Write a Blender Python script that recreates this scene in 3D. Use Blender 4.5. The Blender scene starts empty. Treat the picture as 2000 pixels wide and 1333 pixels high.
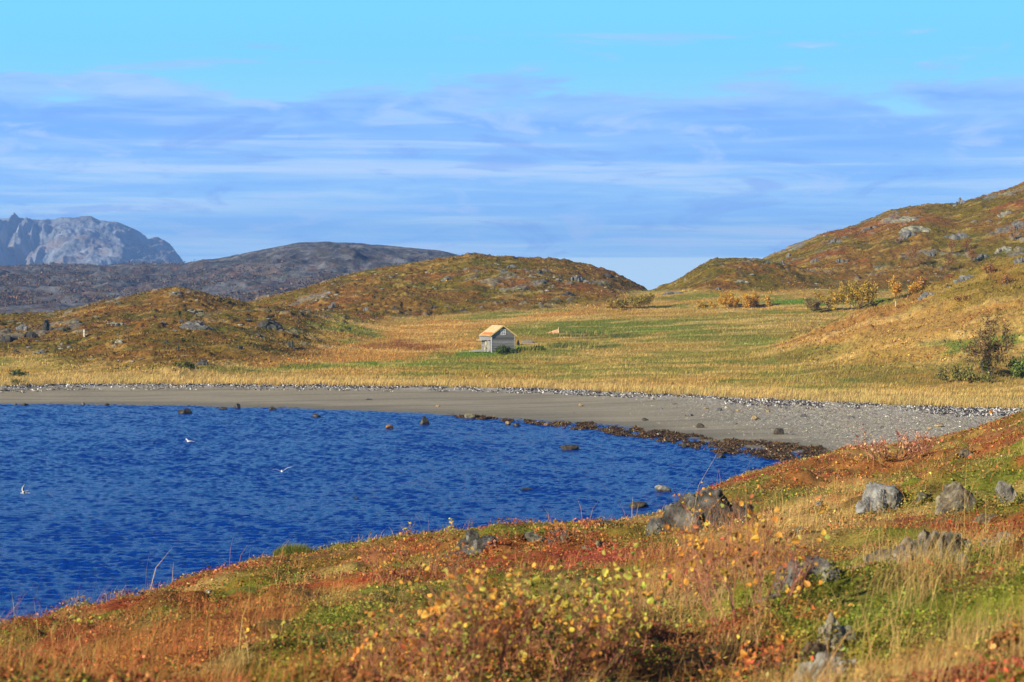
import bpy, math, random, time
import numpy as np
from mathutils import Vector, Matrix
T0 = time.time()
rng = np.random.default_rng(7)
random.seed(7)
scene = bpy.context.scene
COL = scene.collection
R = math.radians

# ------------------------------------------------------------------ camera model (photo pixels 2000 x 1333)
F = 3889.0
CZ = 12.5
PITCH = math.atan(91.5 / F)
cp, sp = math.cos(PITCH), math.sin(PITCH)

def ray(px, py):
    a = (np.asarray(px, float) - 1000) / F
    b = (666.5 - np.asarray(py, float)) / F
    dy = cp + b * sp
    return a / dy, (-sp + b * cp) / dy            # u = x/Y, e = (z-CZ)/Y

def proj(x, y, z):
    f = y * cp - (z - CZ) * sp
    v = y * sp + (z - CZ) * cp
    return 1000 + F * x / f, 666.5 - F * v / f

# ------------------------------------------------------------------ noise
def _h(ix, iy, iz, seed):
    h = (ix * np.uint64(374761393) + iy * np.uint64(668265263) + iz * np.uint64(2147483647) + np.uint64(seed * 97 + 13) * np.uint64(982451653)) & np.uint64(0xffffffff)
    h = ((h ^ (h >> np.uint64(13))) * np.uint64(1274126177)) & np.uint64(0xffffffff)
    h = ((h ^ (h >> np.uint64(15))) * np.uint64(2246822519)) & np.uint64(0xffffffff)
    return ((h ^ (h >> np.uint64(16))) & np.uint64(0xffffff)).astype(np.float64) / 16777215.0

def vn(x, y, z=None, seed=0):
    x = np.asarray(x, float) + 5000.0; y = np.asarray(y, float) + 5000.0
    fx = np.floor(x); fy = np.floor(y)
    tx = x - fx; ty = y - fy
    tx = tx * tx * tx * (tx * (tx * 6 - 15) + 10); ty = ty * ty * ty * (ty * (ty * 6 - 15) + 10)
    ix = fx.astype(np.uint64); iy = fy.astype(np.uint64); one = np.uint64(1)
    if z is None:
        iz = np.uint64(0)
        a = _h(ix, iy, iz, seed); b = _h(ix + one, iy, iz, seed)
        c = _h(ix, iy + one, iz, seed); d = _h(ix + one, iy + one, iz, seed)
        return (a + (b - a) * tx) * (1 - ty) + (c + (d - c) * tx) * ty
    z = np.asarray(z, float) + 5000.0
    fz = np.floor(z); tz = z - fz; tz = tz * tz * (3 - 2 * tz); iz = fz.astype(np.uint64)
    out = 0
    for k, w in ((0, 1 - tz), (1, tz)):
        zz = iz + np.uint64(k)
        a = _h(ix, iy, zz, seed); b = _h(ix + one, iy, zz, seed)
        c = _h(ix, iy + one, zz, seed); d = _h(ix + one, iy + one, zz, seed)
        out = out + w * ((a + (b - a) * tx) * (1 - ty) + (c + (d - c) * tx) * ty)
    return out

def fbm(x, y, oct=4, seed=0, gain=0.5):
    s = 0; a = 1; t = 0
    c, sn = math.cos(0.6), math.sin(0.6)
    for i in range(oct):
        s = s + a * vn(x, y, seed=seed + i * 17); t += a; a *= gain
        x, y = (x * c - y * sn) * 2.03 + 3.1, (x * sn + y * c) * 2.03 + 7.7
    return s / t          # 0..1, mean .5

def fbm3(p, oct=4, seed=0, gain=.5):
    s = 0; a = 1; t = 0
    for i in range(oct):
        s = s + a * vn(p[:, 0], p[:, 1], p[:, 2], seed + 31 * i); t += a; a *= gain; p = p * 2.07 + 5.3
    return s / t

def ss(a, b, x):
    t = np.clip((x - a) / (b - a), 0, 1)
    return t * t * (3 - 2 * t)

def lin(c):
    return np.array([(v / 255.0) ** 2.2 for v in c])

# ------------------------------------------------------------------ macro terrain
def curve(pts):
    a = np.array(pts, float)
    return a[:, 0], a[:, 1]

def C(px, pts):
    xs, ys = curve(pts)
    return np.interp(px, xs, ys)

WATERY = [(-1400, 800), (-400, 793), (0, 790), (200, 791), (400, 795), (600, 800), (700, 803), (850, 810), (950, 817), (1100, 826), (1200, 835), (1300, 850), (1400, 866), (1500, 880), (1600, 889), (1700, 930), (1800, 1000), (2000, 1300), (3400, 1500)]
GRASSY = [(-1400, 765), (0, 754), (200, 750), (500, 752), (800, 755), (1000, 758), (1200, 766), (1400, 776), (1600, 785), (1800, 794), (2000, 801), (2300, 815), (3400, 850)]

NU, NYT = 1500, 1100
UMAX = 0.72
ut = np.linspace(-UMAX, UMAX, NU)
ly = np.linspace(math.log(0.8), math.log(1400), NYT)
Yt = np.exp(ly)
pxt = 1000 + F * ut * (cp + 0.0)
UU, YY = np.meshgrid(ut, Yt, indexing='ij')
PX = np.repeat(pxt[:, None], NYT, 1)

def smooth(v, k=9):
    w = np.hanning(k + 2)[1:-1]; w /= w.sum()
    p = np.pad(v, (k // 2, k // 2), mode='edge')
    return np.convolve(p, w, mode='valid')

def DgDw(px):
    _, ew = ray(1000, C(px, WATERY)); _, eg = ray(1000, C(px, GRASSY))
    return -CZ / ew, -(CZ - 1.3) / eg
Dwt, Dgt = DgDw(pxt)
Dwt = smooth(Dwt, 31); Dgt = smooth(Dgt, 31)

def Dg_of(u): return np.interp(u, ut, Dgt)
def Dw_of(u): return np.interp(u, ut, Dwt)

def base_profile(U, Y):
    dw = np.interp(U, ut, Dwt); dg = np.interp(U, ut, Dgt)
    t = (Y - dw) / np.maximum(dg - dw, 1)
    zb = np.where(t < 0, np.maximum(t * np.minimum(dg - dw, 40) * 0.06, -2.2), 0.0)
    zb = np.where((t >= 0) & (t < 1), 0.62 * t + 0.68 * t ** 3, zb)
    o = Y - dg
    zm = np.interp(o, [0, 50, 95, 128, 162, 200, 220, 245, 300, 500, 900], [1.3, 2.0, 3.1, 5.2, 7.9, 9.9, 11.6, 13.0, 12.0, 4, -3])
    capz = np.interp(1000 + F * U, [-1400, 0, 500, 700, 900, 1100, 1250], [3.4, 4, 5.0, 6.3, 8.6, 11.4, 14.2])
    zm = -np.log(np.exp(-zm) + np.exp(-capz))
    return np.where(t >= 1, zm, zb)

HILLS = {
 'back_left': dict(c=[(-1400, 600), (-300, 635), (0, 618), (60, 616), (100, 611), (200, 588), (300, 567), (345, 561), (400, 572), (480, 594), (540, 625), (600, 670), (680, 740)], D=430, foot=345, p=1.6, back=120),
 'shoulder': dict(c=[(-1400, 720), (-300, 722), (-60, 700), (0, 688), (100, 664), (200, 641), (300, 624), (400, 609), (470, 601), (540, 601), (590, 606), (650, 617), (720, 632), (800, 645), (900, 658), (1000, 670), (1150, 690)], D=345, foot=252, p=1.5, back=50),
 'middle': dict(c=[(200, 700), (300, 650), (400, 617), (480, 594), (560, 573), (640, 549), (720, 531), (800, 516), (860, 506), (905, 501), (925, 497), (945, 500), (1000, 503), (1060, 508), (1100, 514), (1130, 520), (1180, 533), (1220, 548), (1250, 563), (1290, 585), (1350, 610)], D=530, foot=405, p=1.7, back=150),
 'small_right': dict(c=[(1180, 610), (1240, 582), (1270, 571), (1300, 560), (1330, 546), (1385, 513), (1400, 510), (1440, 508), (1480, 512), (1540, 522), (1600, 540), (1700, 570), (1800, 600)], D=500, foot=442, p=1.8, back=90),
 'big_right': dict(c=[(1330, 600), (1400, 565), (1440, 535), (1480, 512), (1540, 486), (1600, 461), (1680, 441), (1740, 416), (1800, 402), (1870, 401), (1890, 391), (1940, 376), (2000, 355), (2100, 325), (2300, 290), (3400, 250)], D=600, foot=455, p=1.6, back=200),
 'spur': dict(c=[(1380, 712), (1450, 694), (1540, 664), (1640, 630), (1700, 600), (1760, 583), (1830, 556), (1900, 530), (2000, 500), (2200, 450), (3400, 380)], D=320, foot=198, p=0.55, back=90),
}
HN = list(HILLS)
Zb = base_profile(UU, YY)
Hz = []
for n in HN:
    h = HILLS[n]
    cy = np.interp(pxt, *curve(h['c']), left=900, right=900)
    cy = smooth(cy, 7)
    _, e = ray(1000, cy)
    D = np.full_like(pxt, float(h['D']))
    if n == 'shoulder': D = np.interp(pxt, [300, 900], [345, 440])
    if n == 'shoulder':
        Df = np.interp(pxt, [350, 900], [0, 75]) + Dgt + 4
    elif n == 'spur':
        Df = Dgt + 3
    else:
        Df = np.full_like(pxt, h['foot'])
        if n == 'back_left': Df = np.interp(pxt, [50, 260], [285, 345])
        if n == 'middle': Df = np.interp(pxt, [430, 640, 850], [345, 362, 405])
    zc = CZ + e * D
    zf = np.array([base_profile(np.array([u]), np.array([d]))[0] for u, d in zip(ut, Df)]) - 0.6
    t = np.clip((YY - Df[:, None]) / (D - Df)[:, None], 0, 1)
    p = h['p']
    if n == 'spur':
        prof = t ** 1.75
    elif n == 'shoulder':
        prof = np.where((pxt > 470)[:, None], 1, 1) * (0.7 * t + 0.3 * (1 - (1 - t) ** 1.8))
    else:
        prof = 1 - (1 - t) ** p
    z = zf[:, None] + (zc - zf)[:, None] * prof
    b = np.clip((YY - D[:, None]) / h['back'], 0, 1)
    z = np.where(YY > D[:, None], zc[:, None] - (zc[:, None] + 6) * b * b * (3 - 2 * b), z)
    z = np.where(YY < Df[:, None], -9, z)
    z = np.where((cy > 860)[:, None], -9, z)
    Hz.append(z)
Hz = np.array(Hz)

# headland: control columns, (Y, z) rows derived from where the ground shows in the view
HC = [  # px, list of (Y, py)
 (-1400, [(8, 1500), (12, 1430), (18, 1400), (24, 1390), (30, 1385)]),
 (-300, [(8, 1480), (12, 1345), (18, 1318), (25, 1300), (31, 1290)]),
 (0,    [(8, 1460), (12, 1335), (18, 1300), (26, 1255), (32, 1222)]),
 (230,  [(8, 1460), (12, 1335), (18, 1290), (28, 1225), (35, 1188)]),
 (340,  [(8, 1460), (12, 1335), (18, 1278), (28, 1195), (37, 1137)]),
 (500,  [(8, 1460), (12, 1330), (18, 1255), (29, 1155), (40, 1086)]),
 (640,  [(8, 1460), (12, 1322), (18, 1232), (29, 1140), (42, 1069)]),
 (800,  [(8, 1460), (12, 1312), (18, 1208), (29, 1118), (44, 1042)]),
 (1000, [(8, 1460), (12, 1305), (18, 1188), (28, 1098), (47, 1024)]),
 (1200, [(8, 1450), (12, 1295), (18, 1178), (29, 1085), (50, 1010)]),
 (1290, [(8, 1450), (12, 1290), (18, 1175), (30, 1075), (52, 992)]),
 (1400, [(8, 1450), (12, 1285), (19, 1165), (33, 1050), (60, 946)]),
 (1480, [(8, 1440), (12, 1280), (20, 1150), (38, 1015), (66, 918)]),
 (1580, [(8, 1430), (12, 1270), (21, 1125), (42, 985), (74, 893)]),
 (1650, [(8, 1420), (12, 1260), (22, 1105), (45, 965), (80, 872)]),
 (1800, [(8, 1400), (12, 1240), (22, 1085), (45, 945), (86, 858)]),
 (1900, [(8, 1385), (12, 1225), (22, 1070), (45, 925), (86, 835)]),
 (1985, [(8, 1370), (12, 1210), (22, 1050), (45, 895), (84, 803)]),
 (2150, [(8, 1340), (12, 1180), (22, 1010), (45, 840), (84, 760)]),
 (3400, [(8, 1150), (12, 1000), (22, 800), (45, 640), (84, 560)]),
]
def pchip_cols(X, Yv, xq):
    # X, Yv: (K, n) knots per column; xq: (n, m)
    K, n = X.shape
    h = np.diff(X, axis=0); d = np.diff(Yv, axis=0) / h
    m = np.zeros_like(Yv)
    m[1:-1] = np.where(d[1:] * d[:-1] > 0, 2 * d[1:] * d[:-1] / np.where(d[1:] + d[:-1] == 0, 1, d[1:] + d[:-1]), 0)
    m[0] = d[0]; m[-1] = d[-1]
    out = np.zeros_like(xq)
    for k in range(K - 1):
        x0 = X[k][:, None]; hh = h[k][:, None]
        t = (xq - x0) / hh
        msk = (t >= 0 if k else t >= -9e9) & ((t < 1) if k < K - 2 else (t <= 9e9))
        tt = np.clip(t, 0, 1)
        v = ((1 + 2 * tt) * (1 - tt) ** 2) * Yv[k][:, None] + tt * (1 - tt) ** 2 * hh * m[k][:, None] + tt * tt * (3 - 2 * tt) * Yv[k + 1][:, None] + tt * tt * (tt - 1) * hh * m[k + 1][:, None]
        out = np.where(msk, v, out)
    return out
KY = [np.full(NU, 0.8)]; KZ = [np.full(NU, 10.95) + 2.4 * np.clip(ut, -.5, .6)]
for k in range(5):
    yy = smooth(np.interp(pxt, [c[0] for c in HC], [c[1][k][0] for c in HC]), 15)
    py_ = smooth(np.interp(pxt, [c[0] for c in HC], [c[1][k][1] for c in HC]), 15 if k < 4 else 5)
    _, e = ray(1000, py_)
    KY.append(yy); KZ.append(CZ + e * yy)
KY = np.array(KY); KZ = np.array(KZ)
Ys_t = KY[-1]
Zh = pchip_cols(KY, KZ, YY)
zs = KZ[-1][:, None]; dd = np.maximum(YY - Ys_t[:, None], 0)
slope_end = -KZ[-1] / 1e9
s0 = (KZ[-1] - KZ[-2]) / (KY[-1] - KY[-2])
fall = zs + np.minimum(s0, -0.04)[:, None] * dd - 0.022 * dd ** 2
Zh = np.where(dd > 0, np.maximum(fall, -2.5), Zh)

kk = 0.5
allz = np.concatenate([Zb[None], Hz, Zh[None]])
mx = allz.max(0)
Zmacro = mx + kk * np.log(np.exp((allz - mx) / kk).sum(0)) - kk * 0.0
# keep soft blending only on land meeting land, not over the bay
own = np.argmax(allz, 0)        # 0 base, 1..6 hills, 7 headland
Zmacro = np.where(mx < 1.0, mx, mx + (Zmacro - mx) * ss(1.0, 2.5, mx))
hillw_t = np.clip((Hz.max(0) - Zb + .4) / 2.2, 0, 1)
headw_t = np.clip((Zh - np.maximum(Zb, Hz.max(0)) + .2) / .6, 0, 1)

def lut(tab, U, Y):
    fu = np.clip((U + UMAX) / (2 * UMAX) * (NU - 1), 0, NU - 1.001)
    fy = np.clip((np.log(np.maximum(Y, .81)) - ly[0]) / (ly[-1] - ly[0]) * (NYT - 1), 0, NYT - 1.001)
    i = fu.astype(int); j = fy.astype(int); a = fu - i; b = fy - j
    return (tab[i, j] * (1 - a) + tab[i + 1, j] * a) * (1 - b) + (tab[i, j + 1] * (1 - a) + tab[i + 1, j + 1] * a) * b

def owner(U, Y):
    fu = np.clip(np.rint((U + UMAX) / (2 * UMAX) * (NU - 1)), 0, NU - 1).astype(int)
    fy = np.clip(np.rint((np.log(np.maximum(Y, .81)) - ly[0]) / (ly[-1] - ly[0]) * (NYT - 1)), 0, NYT - 1).astype(int)
    return own[fu, fy]

def rockmask(x, y):
    n = fbm(x / 9, y / 16, 4, 51)
    m = fbm(x / 2.2, y / 3.6, 3, 77)
    return ss(.54, .63, n * .45 + m * .55 + .0)

def ground(x, y, detail=True):
    U = x / y
    z = lut(Zmacro, U, y)
    hw = lut(hillw_t, U, y); dw = lut(headw_t, U, y)
    dg = Dg_of(U)
    o = y - dg
    # headland hummocks
    near = dw * ss(0.8, 6, y)
    ysil = np.interp(U, ut, Ys_t)
    brow = np.exp(-((y - ysil) / (.16 * ysil)) ** 2)
    near = near * (1 - .62 * brow); z = z - .10 * brow * dw
    z = z + near * ((fbm(x / 2.6, y / 2.6, 3, 3) - .5) * .72 * ss(5, 14, y) + (fbm(x / 1.3, y / 1.3, 2, 5) - .5) * .34 + (fbm(x / .7, y / .7, 3, 9) - .5) * .42 * ss(.35, .6, fbm(x / 5, y / 5, 2, 11))+ (fbm(x / .6, y / .6, 3, 9) - .5) * .10)
    # meadow swells
    md = ss(0, 14, o) * (1 - hw)
    z = z + md * ((fbm(x / 22, y / 9, 3, 21) - .5) * 1.3 + (fbm(x / 4, y / 2.5, 3, 23) - .5) * .35)
    # hills
    z = z + hw * ((fbm(x / 18, y / 18, 4, 31) - .5) * 2.2 + (fbm(x / 2.4, y / 2.4, 4, 37) - .5) * .9)
    r = rockmask(x, y) * hw
    z = z + r * (fbm(x / 1.4, y / 1.4, 3, 41) * 0.8 - .1)
    # beach ripples
    bc = (1 - ss(-2, 2, o)) * (1 - dw)
    z = z + bc * (fbm(x / 6, y / 3, 3, 61) - .5) * .10
    return z

def hit(px, py, ymin=3.0, ymax=640.0):
    """first point of the terrain met by the sight line through a pixel of the photograph"""
    u, e = ray(px, py)
    Y = np.exp(np.linspace(math.log(ymin), math.log(ymax), 700))
    for _ in range(2):
        g = ground(u * Y, Y)
        zr = CZ + e * Y
        k = np.nonzero(g >= zr)[0]
        k = int(k[0]) if len(k) else int(np.argmin(zr - g))
        y = Y[k]
        Y = np.linspace(Y[max(k - 1, 0)], Y[min(k + 1, len(Y) - 1)], 40)
    return float(u * y), float(y), float(ground(np.array([u * y]), np.array([y]))[0])

def hit_near(px, py):
    """like hit(), but kept on the near headland: a sight line that just clears the brow lands on the brow"""
    x, y, z = hit(px, py)
    u, _ = ray(px, py); ys_ = float(np.interp(u, ut, Ys_t))
    if y > ys_ * 1.1:
        y = ys_ * .97; x = float(u * y); z = float(ground(np.array([x]), np.array([y]))[0])
    return x, y, z

def on_water(px, py):
    u, e = ray(px, py)
    y = -CZ / e
    return float(u * y), float(y), 0.0

# ------------------------------------------------------------------ objects helpers
def tag(o, label=None, cat=None, group=None, kind=None):
    if label: o['label'] = label
    if cat: o['category'] = cat
    if group: o['group'] = group
    if kind: o['kind'] = kind
    return o

def mesh_np(name, verts, faces_flat, loop_tot, col=None, mat=None, parent=None, smooth_=False, loc=None):
    me = bpy.data.meshes.new(name)
    verts = np.asarray(verts, np.float32)
    nf = len(loop_tot)
    me.vertices.add(len(verts)); me.vertices.foreach_set('co', verts.ravel())
    me.loops.add(len(faces_flat)); me.loops.foreach_set('vertex_index', np.asarray(faces_flat, np.int32))
    me.polygons.add(nf)
    lt = np.asarray(loop_tot, np.int32)
    ls = np.concatenate([[0], np.cumsum(lt)[:-1]]).astype(np.int32)
    me.polygons.foreach_set('loop_start', ls)
    if smooth_:
        me.polygons.foreach_set('use_smooth', np.ones(nf, bool))
    else:
        me.polygons.foreach_set('use_smooth', np.zeros(nf, bool))
    me.update(calc_edges=True)
    if col is not None:
        at = me.color_attributes.new('Col', 'FLOAT_COLOR', 'POINT')
        c4 = np.ones((len(verts), 4), np.float32); c4[:, :3] = col
        at.data.foreach_set('color', c4.ravel())
    if mat: me.materials.append(mat)
    o = bpy.data.objects.new(name, me); COL.objects.link(o)
    if parent: o.parent = parent
    if loc is not None: o.location = loc
    return o

class MB:
    """collects polygons into one mesh"""
    def __init__(s): s.v = []; s.f = []; s.c = []
    def add(s, vs, fs, col=(.5, .5, .5)):
        n = len(s.v); s.v += [tuple(v) for v in vs]; s.f += [tuple(i + n for i in f) for f in fs]; s.c += [tuple(col)] * len(vs)
    def box(s, x0, x1, y0, y1, z0, z1, col=(.5, .5, .5), M=None):
        vs = [(x, y, z) for z in (z0, z1) for y in (y0, y1) for x in (x0, x1)]
        if M is not None: vs = [tuple(M @ Vector(v)) for v in vs]
        s.add(vs, [(0, 2, 3, 1), (4, 5, 7, 6), (0, 1, 5, 4), (2, 6, 7, 3), (0, 4, 6, 2), (1, 3, 7, 5)], col)
    def bar(s, a, b, w, h, col=(.5, .5, .5), up=(0, 0, 1)):
        a = Vector(a); b = Vector(b); d = (b - a); L = d.length; d.normalize()
        r = d.cross(Vector(up));
        if r.length < 1e-4: r = d.cross(Vector((1, 0, 0)))
        r.normalize(); q = r.cross(d)
        M = Matrix((( r.x, d.x, q.x, a.x), (r.y, d.y, q.y, a.y), (r.z, d.z, q.z, a.z), (0, 0, 0, 1)))
        s.box(-w / 2, w / 2, 0, L, -h / 2, h / 2, col, M)
    def build(s, name, mat, parent=None, smooth_=False):
        fl = [i for f in s.f for i in f]; lt = [len(f) for f in s.f]
        return mesh_np(name, s.v, fl, lt, np.array(s.c), mat, parent, smooth_)

def empty(name, loc, rz=0):
    o = bpy.data.objects.new(name, None); COL.objects.link(o); o.location = loc; o.rotation_euler = (0, 0, rz); o.empty_display_size = .2
    return o

def copy_tree(o, parent=None):
    c = o.copy(); COL.objects.link(c); c.parent = parent
    for ch in [q for q in list(bpy.data.objects) if q.parent == o]:
        copy_tree(ch, c)
    return c

# ------------------------------------------------------------------ materials
def new_mat(name):
    m = bpy.data.materials.new(name); m.use_nodes = True
    nt = m.node_tree
    b = nt.nodes['Principled BSDF']
    return m, nt, b

def N(nt, t, **kw):
    n = nt.nodes.new(t)
    for k, v in kw.items():
        if k.startswith('i_'): n.inputs[k[2:].replace('_', ' ')].default_value = v
        else: setattr(n, k, v)
    return n

def mat_vcol(name, rough=.9, spec=.2, noise=(0.0, 1.0), bump=0.0, bscale=3.0, transl=0.0, coord='Object', lo=.6, hi=1.5):
    m, nt, b = new_mat(name)
    L = nt.links
    a = N(nt, 'ShaderNodeVertexColor', layer_name='Col')
    col = a.outputs['Color']
    tc = N(nt, 'ShaderNodeTexCoord')
    if noise[0] > 0:
        nz = N(nt, 'ShaderNodeTexNoise'); nz.inputs['Scale'].default_value = noise[1]; nz.inputs['Detail'].default_value = 6; nz.inputs['Roughness'].default_value = .65
        L.new(tc.outputs[coord], nz.inputs['Vector'])
        mr = N(nt, 'ShaderNodeMapRange'); mr.inputs['From Min'].default_value = .3; mr.inputs['From Max'].default_value = .7
        mr.inputs['To Min'].default_value = lo; mr.inputs['To Max'].default_value = hi
        L.new(nz.outputs['Fac'], mr.inputs['Value'])
        mx_ = N(nt, 'ShaderNodeVectorMath', operation='MULTIPLY')
        L.new(col, mx_.inputs[0]); L.new(mr.outputs[0], mx_.inputs[1]); col = mx_.outputs[0]
    L.new(col, b.inputs['Base Color'])
    b.inputs['Roughness'].default_value = rough
    b.inputs['Specular IOR Level'].default_value = spec
    if bump > 0:
        n2 = N(nt, 'ShaderNodeTexNoise'); n2.inputs['Scale'].default_value = bscale; n2.inputs['Detail'].default_value = 8; n2.inputs['Roughness'].default_value = .7
        L.new(tc.outputs[coord], n2.inputs['Vector'])
        bp = N(nt, 'ShaderNodeBump'); bp.inputs['Strength'].default_value = 1.0; bp.inputs['Distance'].default_value = bump
        L.new(n2.outputs['Fac'], bp.inputs['Height']); L.new(bp.outputs['Normal'], b.inputs['Normal'])
    if transl > 0:
        tr = N(nt, 'ShaderNodeBsdfTranslucent'); L.new(col, tr.inputs['Color'])
        ms = N(nt, 'ShaderNodeMixShader'); ms.inputs[0].default_value = transl
        L.new(b.outputs[0], ms.inputs[1]); L.new(tr.outputs[0], ms.inputs[2])
        L.new(ms.outputs[0], nt.nodes['Material Output'].inputs['Surface'])
    return m

M_ground = mat_vcol('heath_soil', .95, .1, (1, 14.0), .05, 16.0, lo=.6, hi=1.5)
M_meadow = mat_vcol('meadow_turf', .95, .1, (1, 1.6), .25, 2.0, lo=.6, hi=1.45)
M_hill = mat_vcol('hill_heath', .95, .1, (1, 1.3), .35, 1.6, lo=.5, hi=1.55)
M_far = mat_vcol('far_rock', .95, .1, (1, .035), 9.0, .02, lo=.6, hi=1.5)
M_mount = mat_vcol('mountain_rock', .95, .1, (1, .012), 30.0, .008, lo=.7, hi=1.35)
M_sand = mat_vcol('wet_sand', .75, .3, (1, 2.5), .03, 5.0, lo=.85, hi=1.15)
M_leaf = mat_vcol('leaf', .6, .3, transl=.16)
M_grass = mat_vcol('grass_blade', .7, .2, transl=.15)
M_twig = mat_vcol('twig_bark', .7, .3)
M_rock = mat_vcol('lichen_rock', .9, .2, (1, 6.0), .10, 5.0, lo=.35, hi=1.7)
M_wetrock = mat_vcol('wet_rock', .45, .4, (1, 7.0), .03, 9.0, lo=.5, hi=1.5)
M_weed = mat_vcol('kelp', .4, .5, (1, 9.0), .0, 9.0)
M_wood = mat_vcol('weathered_wood', .85, .2, (1, 6.0), .02, 9.0, lo=.65, hi=1.35)
M_bird = mat_vcol('feathers', .8, .2)

def mat_water():
    m, nt, b = new_mat('sea_water'); L = nt.links
    b.inputs['Base Color'].default_value = (.001, .036, .25, 1)
    b.inputs['Roughness'].default_value = .12
    b.inputs['IOR'].default_value = 1.34
    b.inputs['Specular Tint'].default_value = (.58, .82, 1, 1)
    tc = N(nt, 'ShaderNodeTexCoord')
    mp = N(nt, 'ShaderNodeMapping'); mp.inputs['Scale'].default_value = (.75, 1.7, 1); mp.inputs['Rotation'].default_value = (0, 0, .10)
    L.new(tc.outputs['Object'], mp.inputs['Vector'])
    n1 = N(nt, 'ShaderNodeTexNoise'); n1.inputs['Scale'].default_value = 6.5; n1.inputs['Detail'].default_value = 5; n1.inputs['Roughness'].default_value = .6
    L.new(mp.outputs[0], n1.inputs['Vector'])
    bp = N(nt, 'ShaderNodeBump'); bp.inputs['Strength'].default_value = 1; bp.inputs['Distance'].default_value = .085
    L.new(n1.outputs['Fac'], bp.inputs['Height']); L.new(bp.outputs[0], b.inputs['Normal'])
    return m
M_water = mat_water()

def mat_glass():
    m, nt, b = new_mat('window_glass')
    b.inputs['Base Color'].default_value = (.012, .014, .018, 1); b.inputs['Roughness'].default_value = .1
    return m
M_glass = mat_glass()

# ------------------------------------------------------------------ colour fields (albedo)
def mixc(c, col, w):
    return c * (1 - w[:, None]) + np.asarray(col)[None] * w[:, None]

def patch(px, py, cx, cy, rx, ry, rot=0, n=None):
    a = R(rot); dx = px - cx; dy = py - cy
    x = (dx * math.cos(a) - dy * math.sin(a)) / rx; y = (dx * math.sin(a) + dy * math.cos(a)) / ry
    d = np.sqrt(x * x + y * y)
    if n is not None: d = d + (n - .5) * 1.5
    return 1 - ss(.65, 1.15, d)

STRAW = (.50, .34, .09); OCHRE = (.48, .25, .06); GREEN = (.15, .19, .028); BGREEN = (.13, .22, .025); DGREEN = (.06, .10, .022)
BROWN = (.26, .105, .03); OLIVE = (.185, .135, .017); RUST = (.30, .09, .028); RED = (.38, .03, .022)
ROCK = (.20, .195, .18); LICH = (.36, .34, .20)

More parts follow.
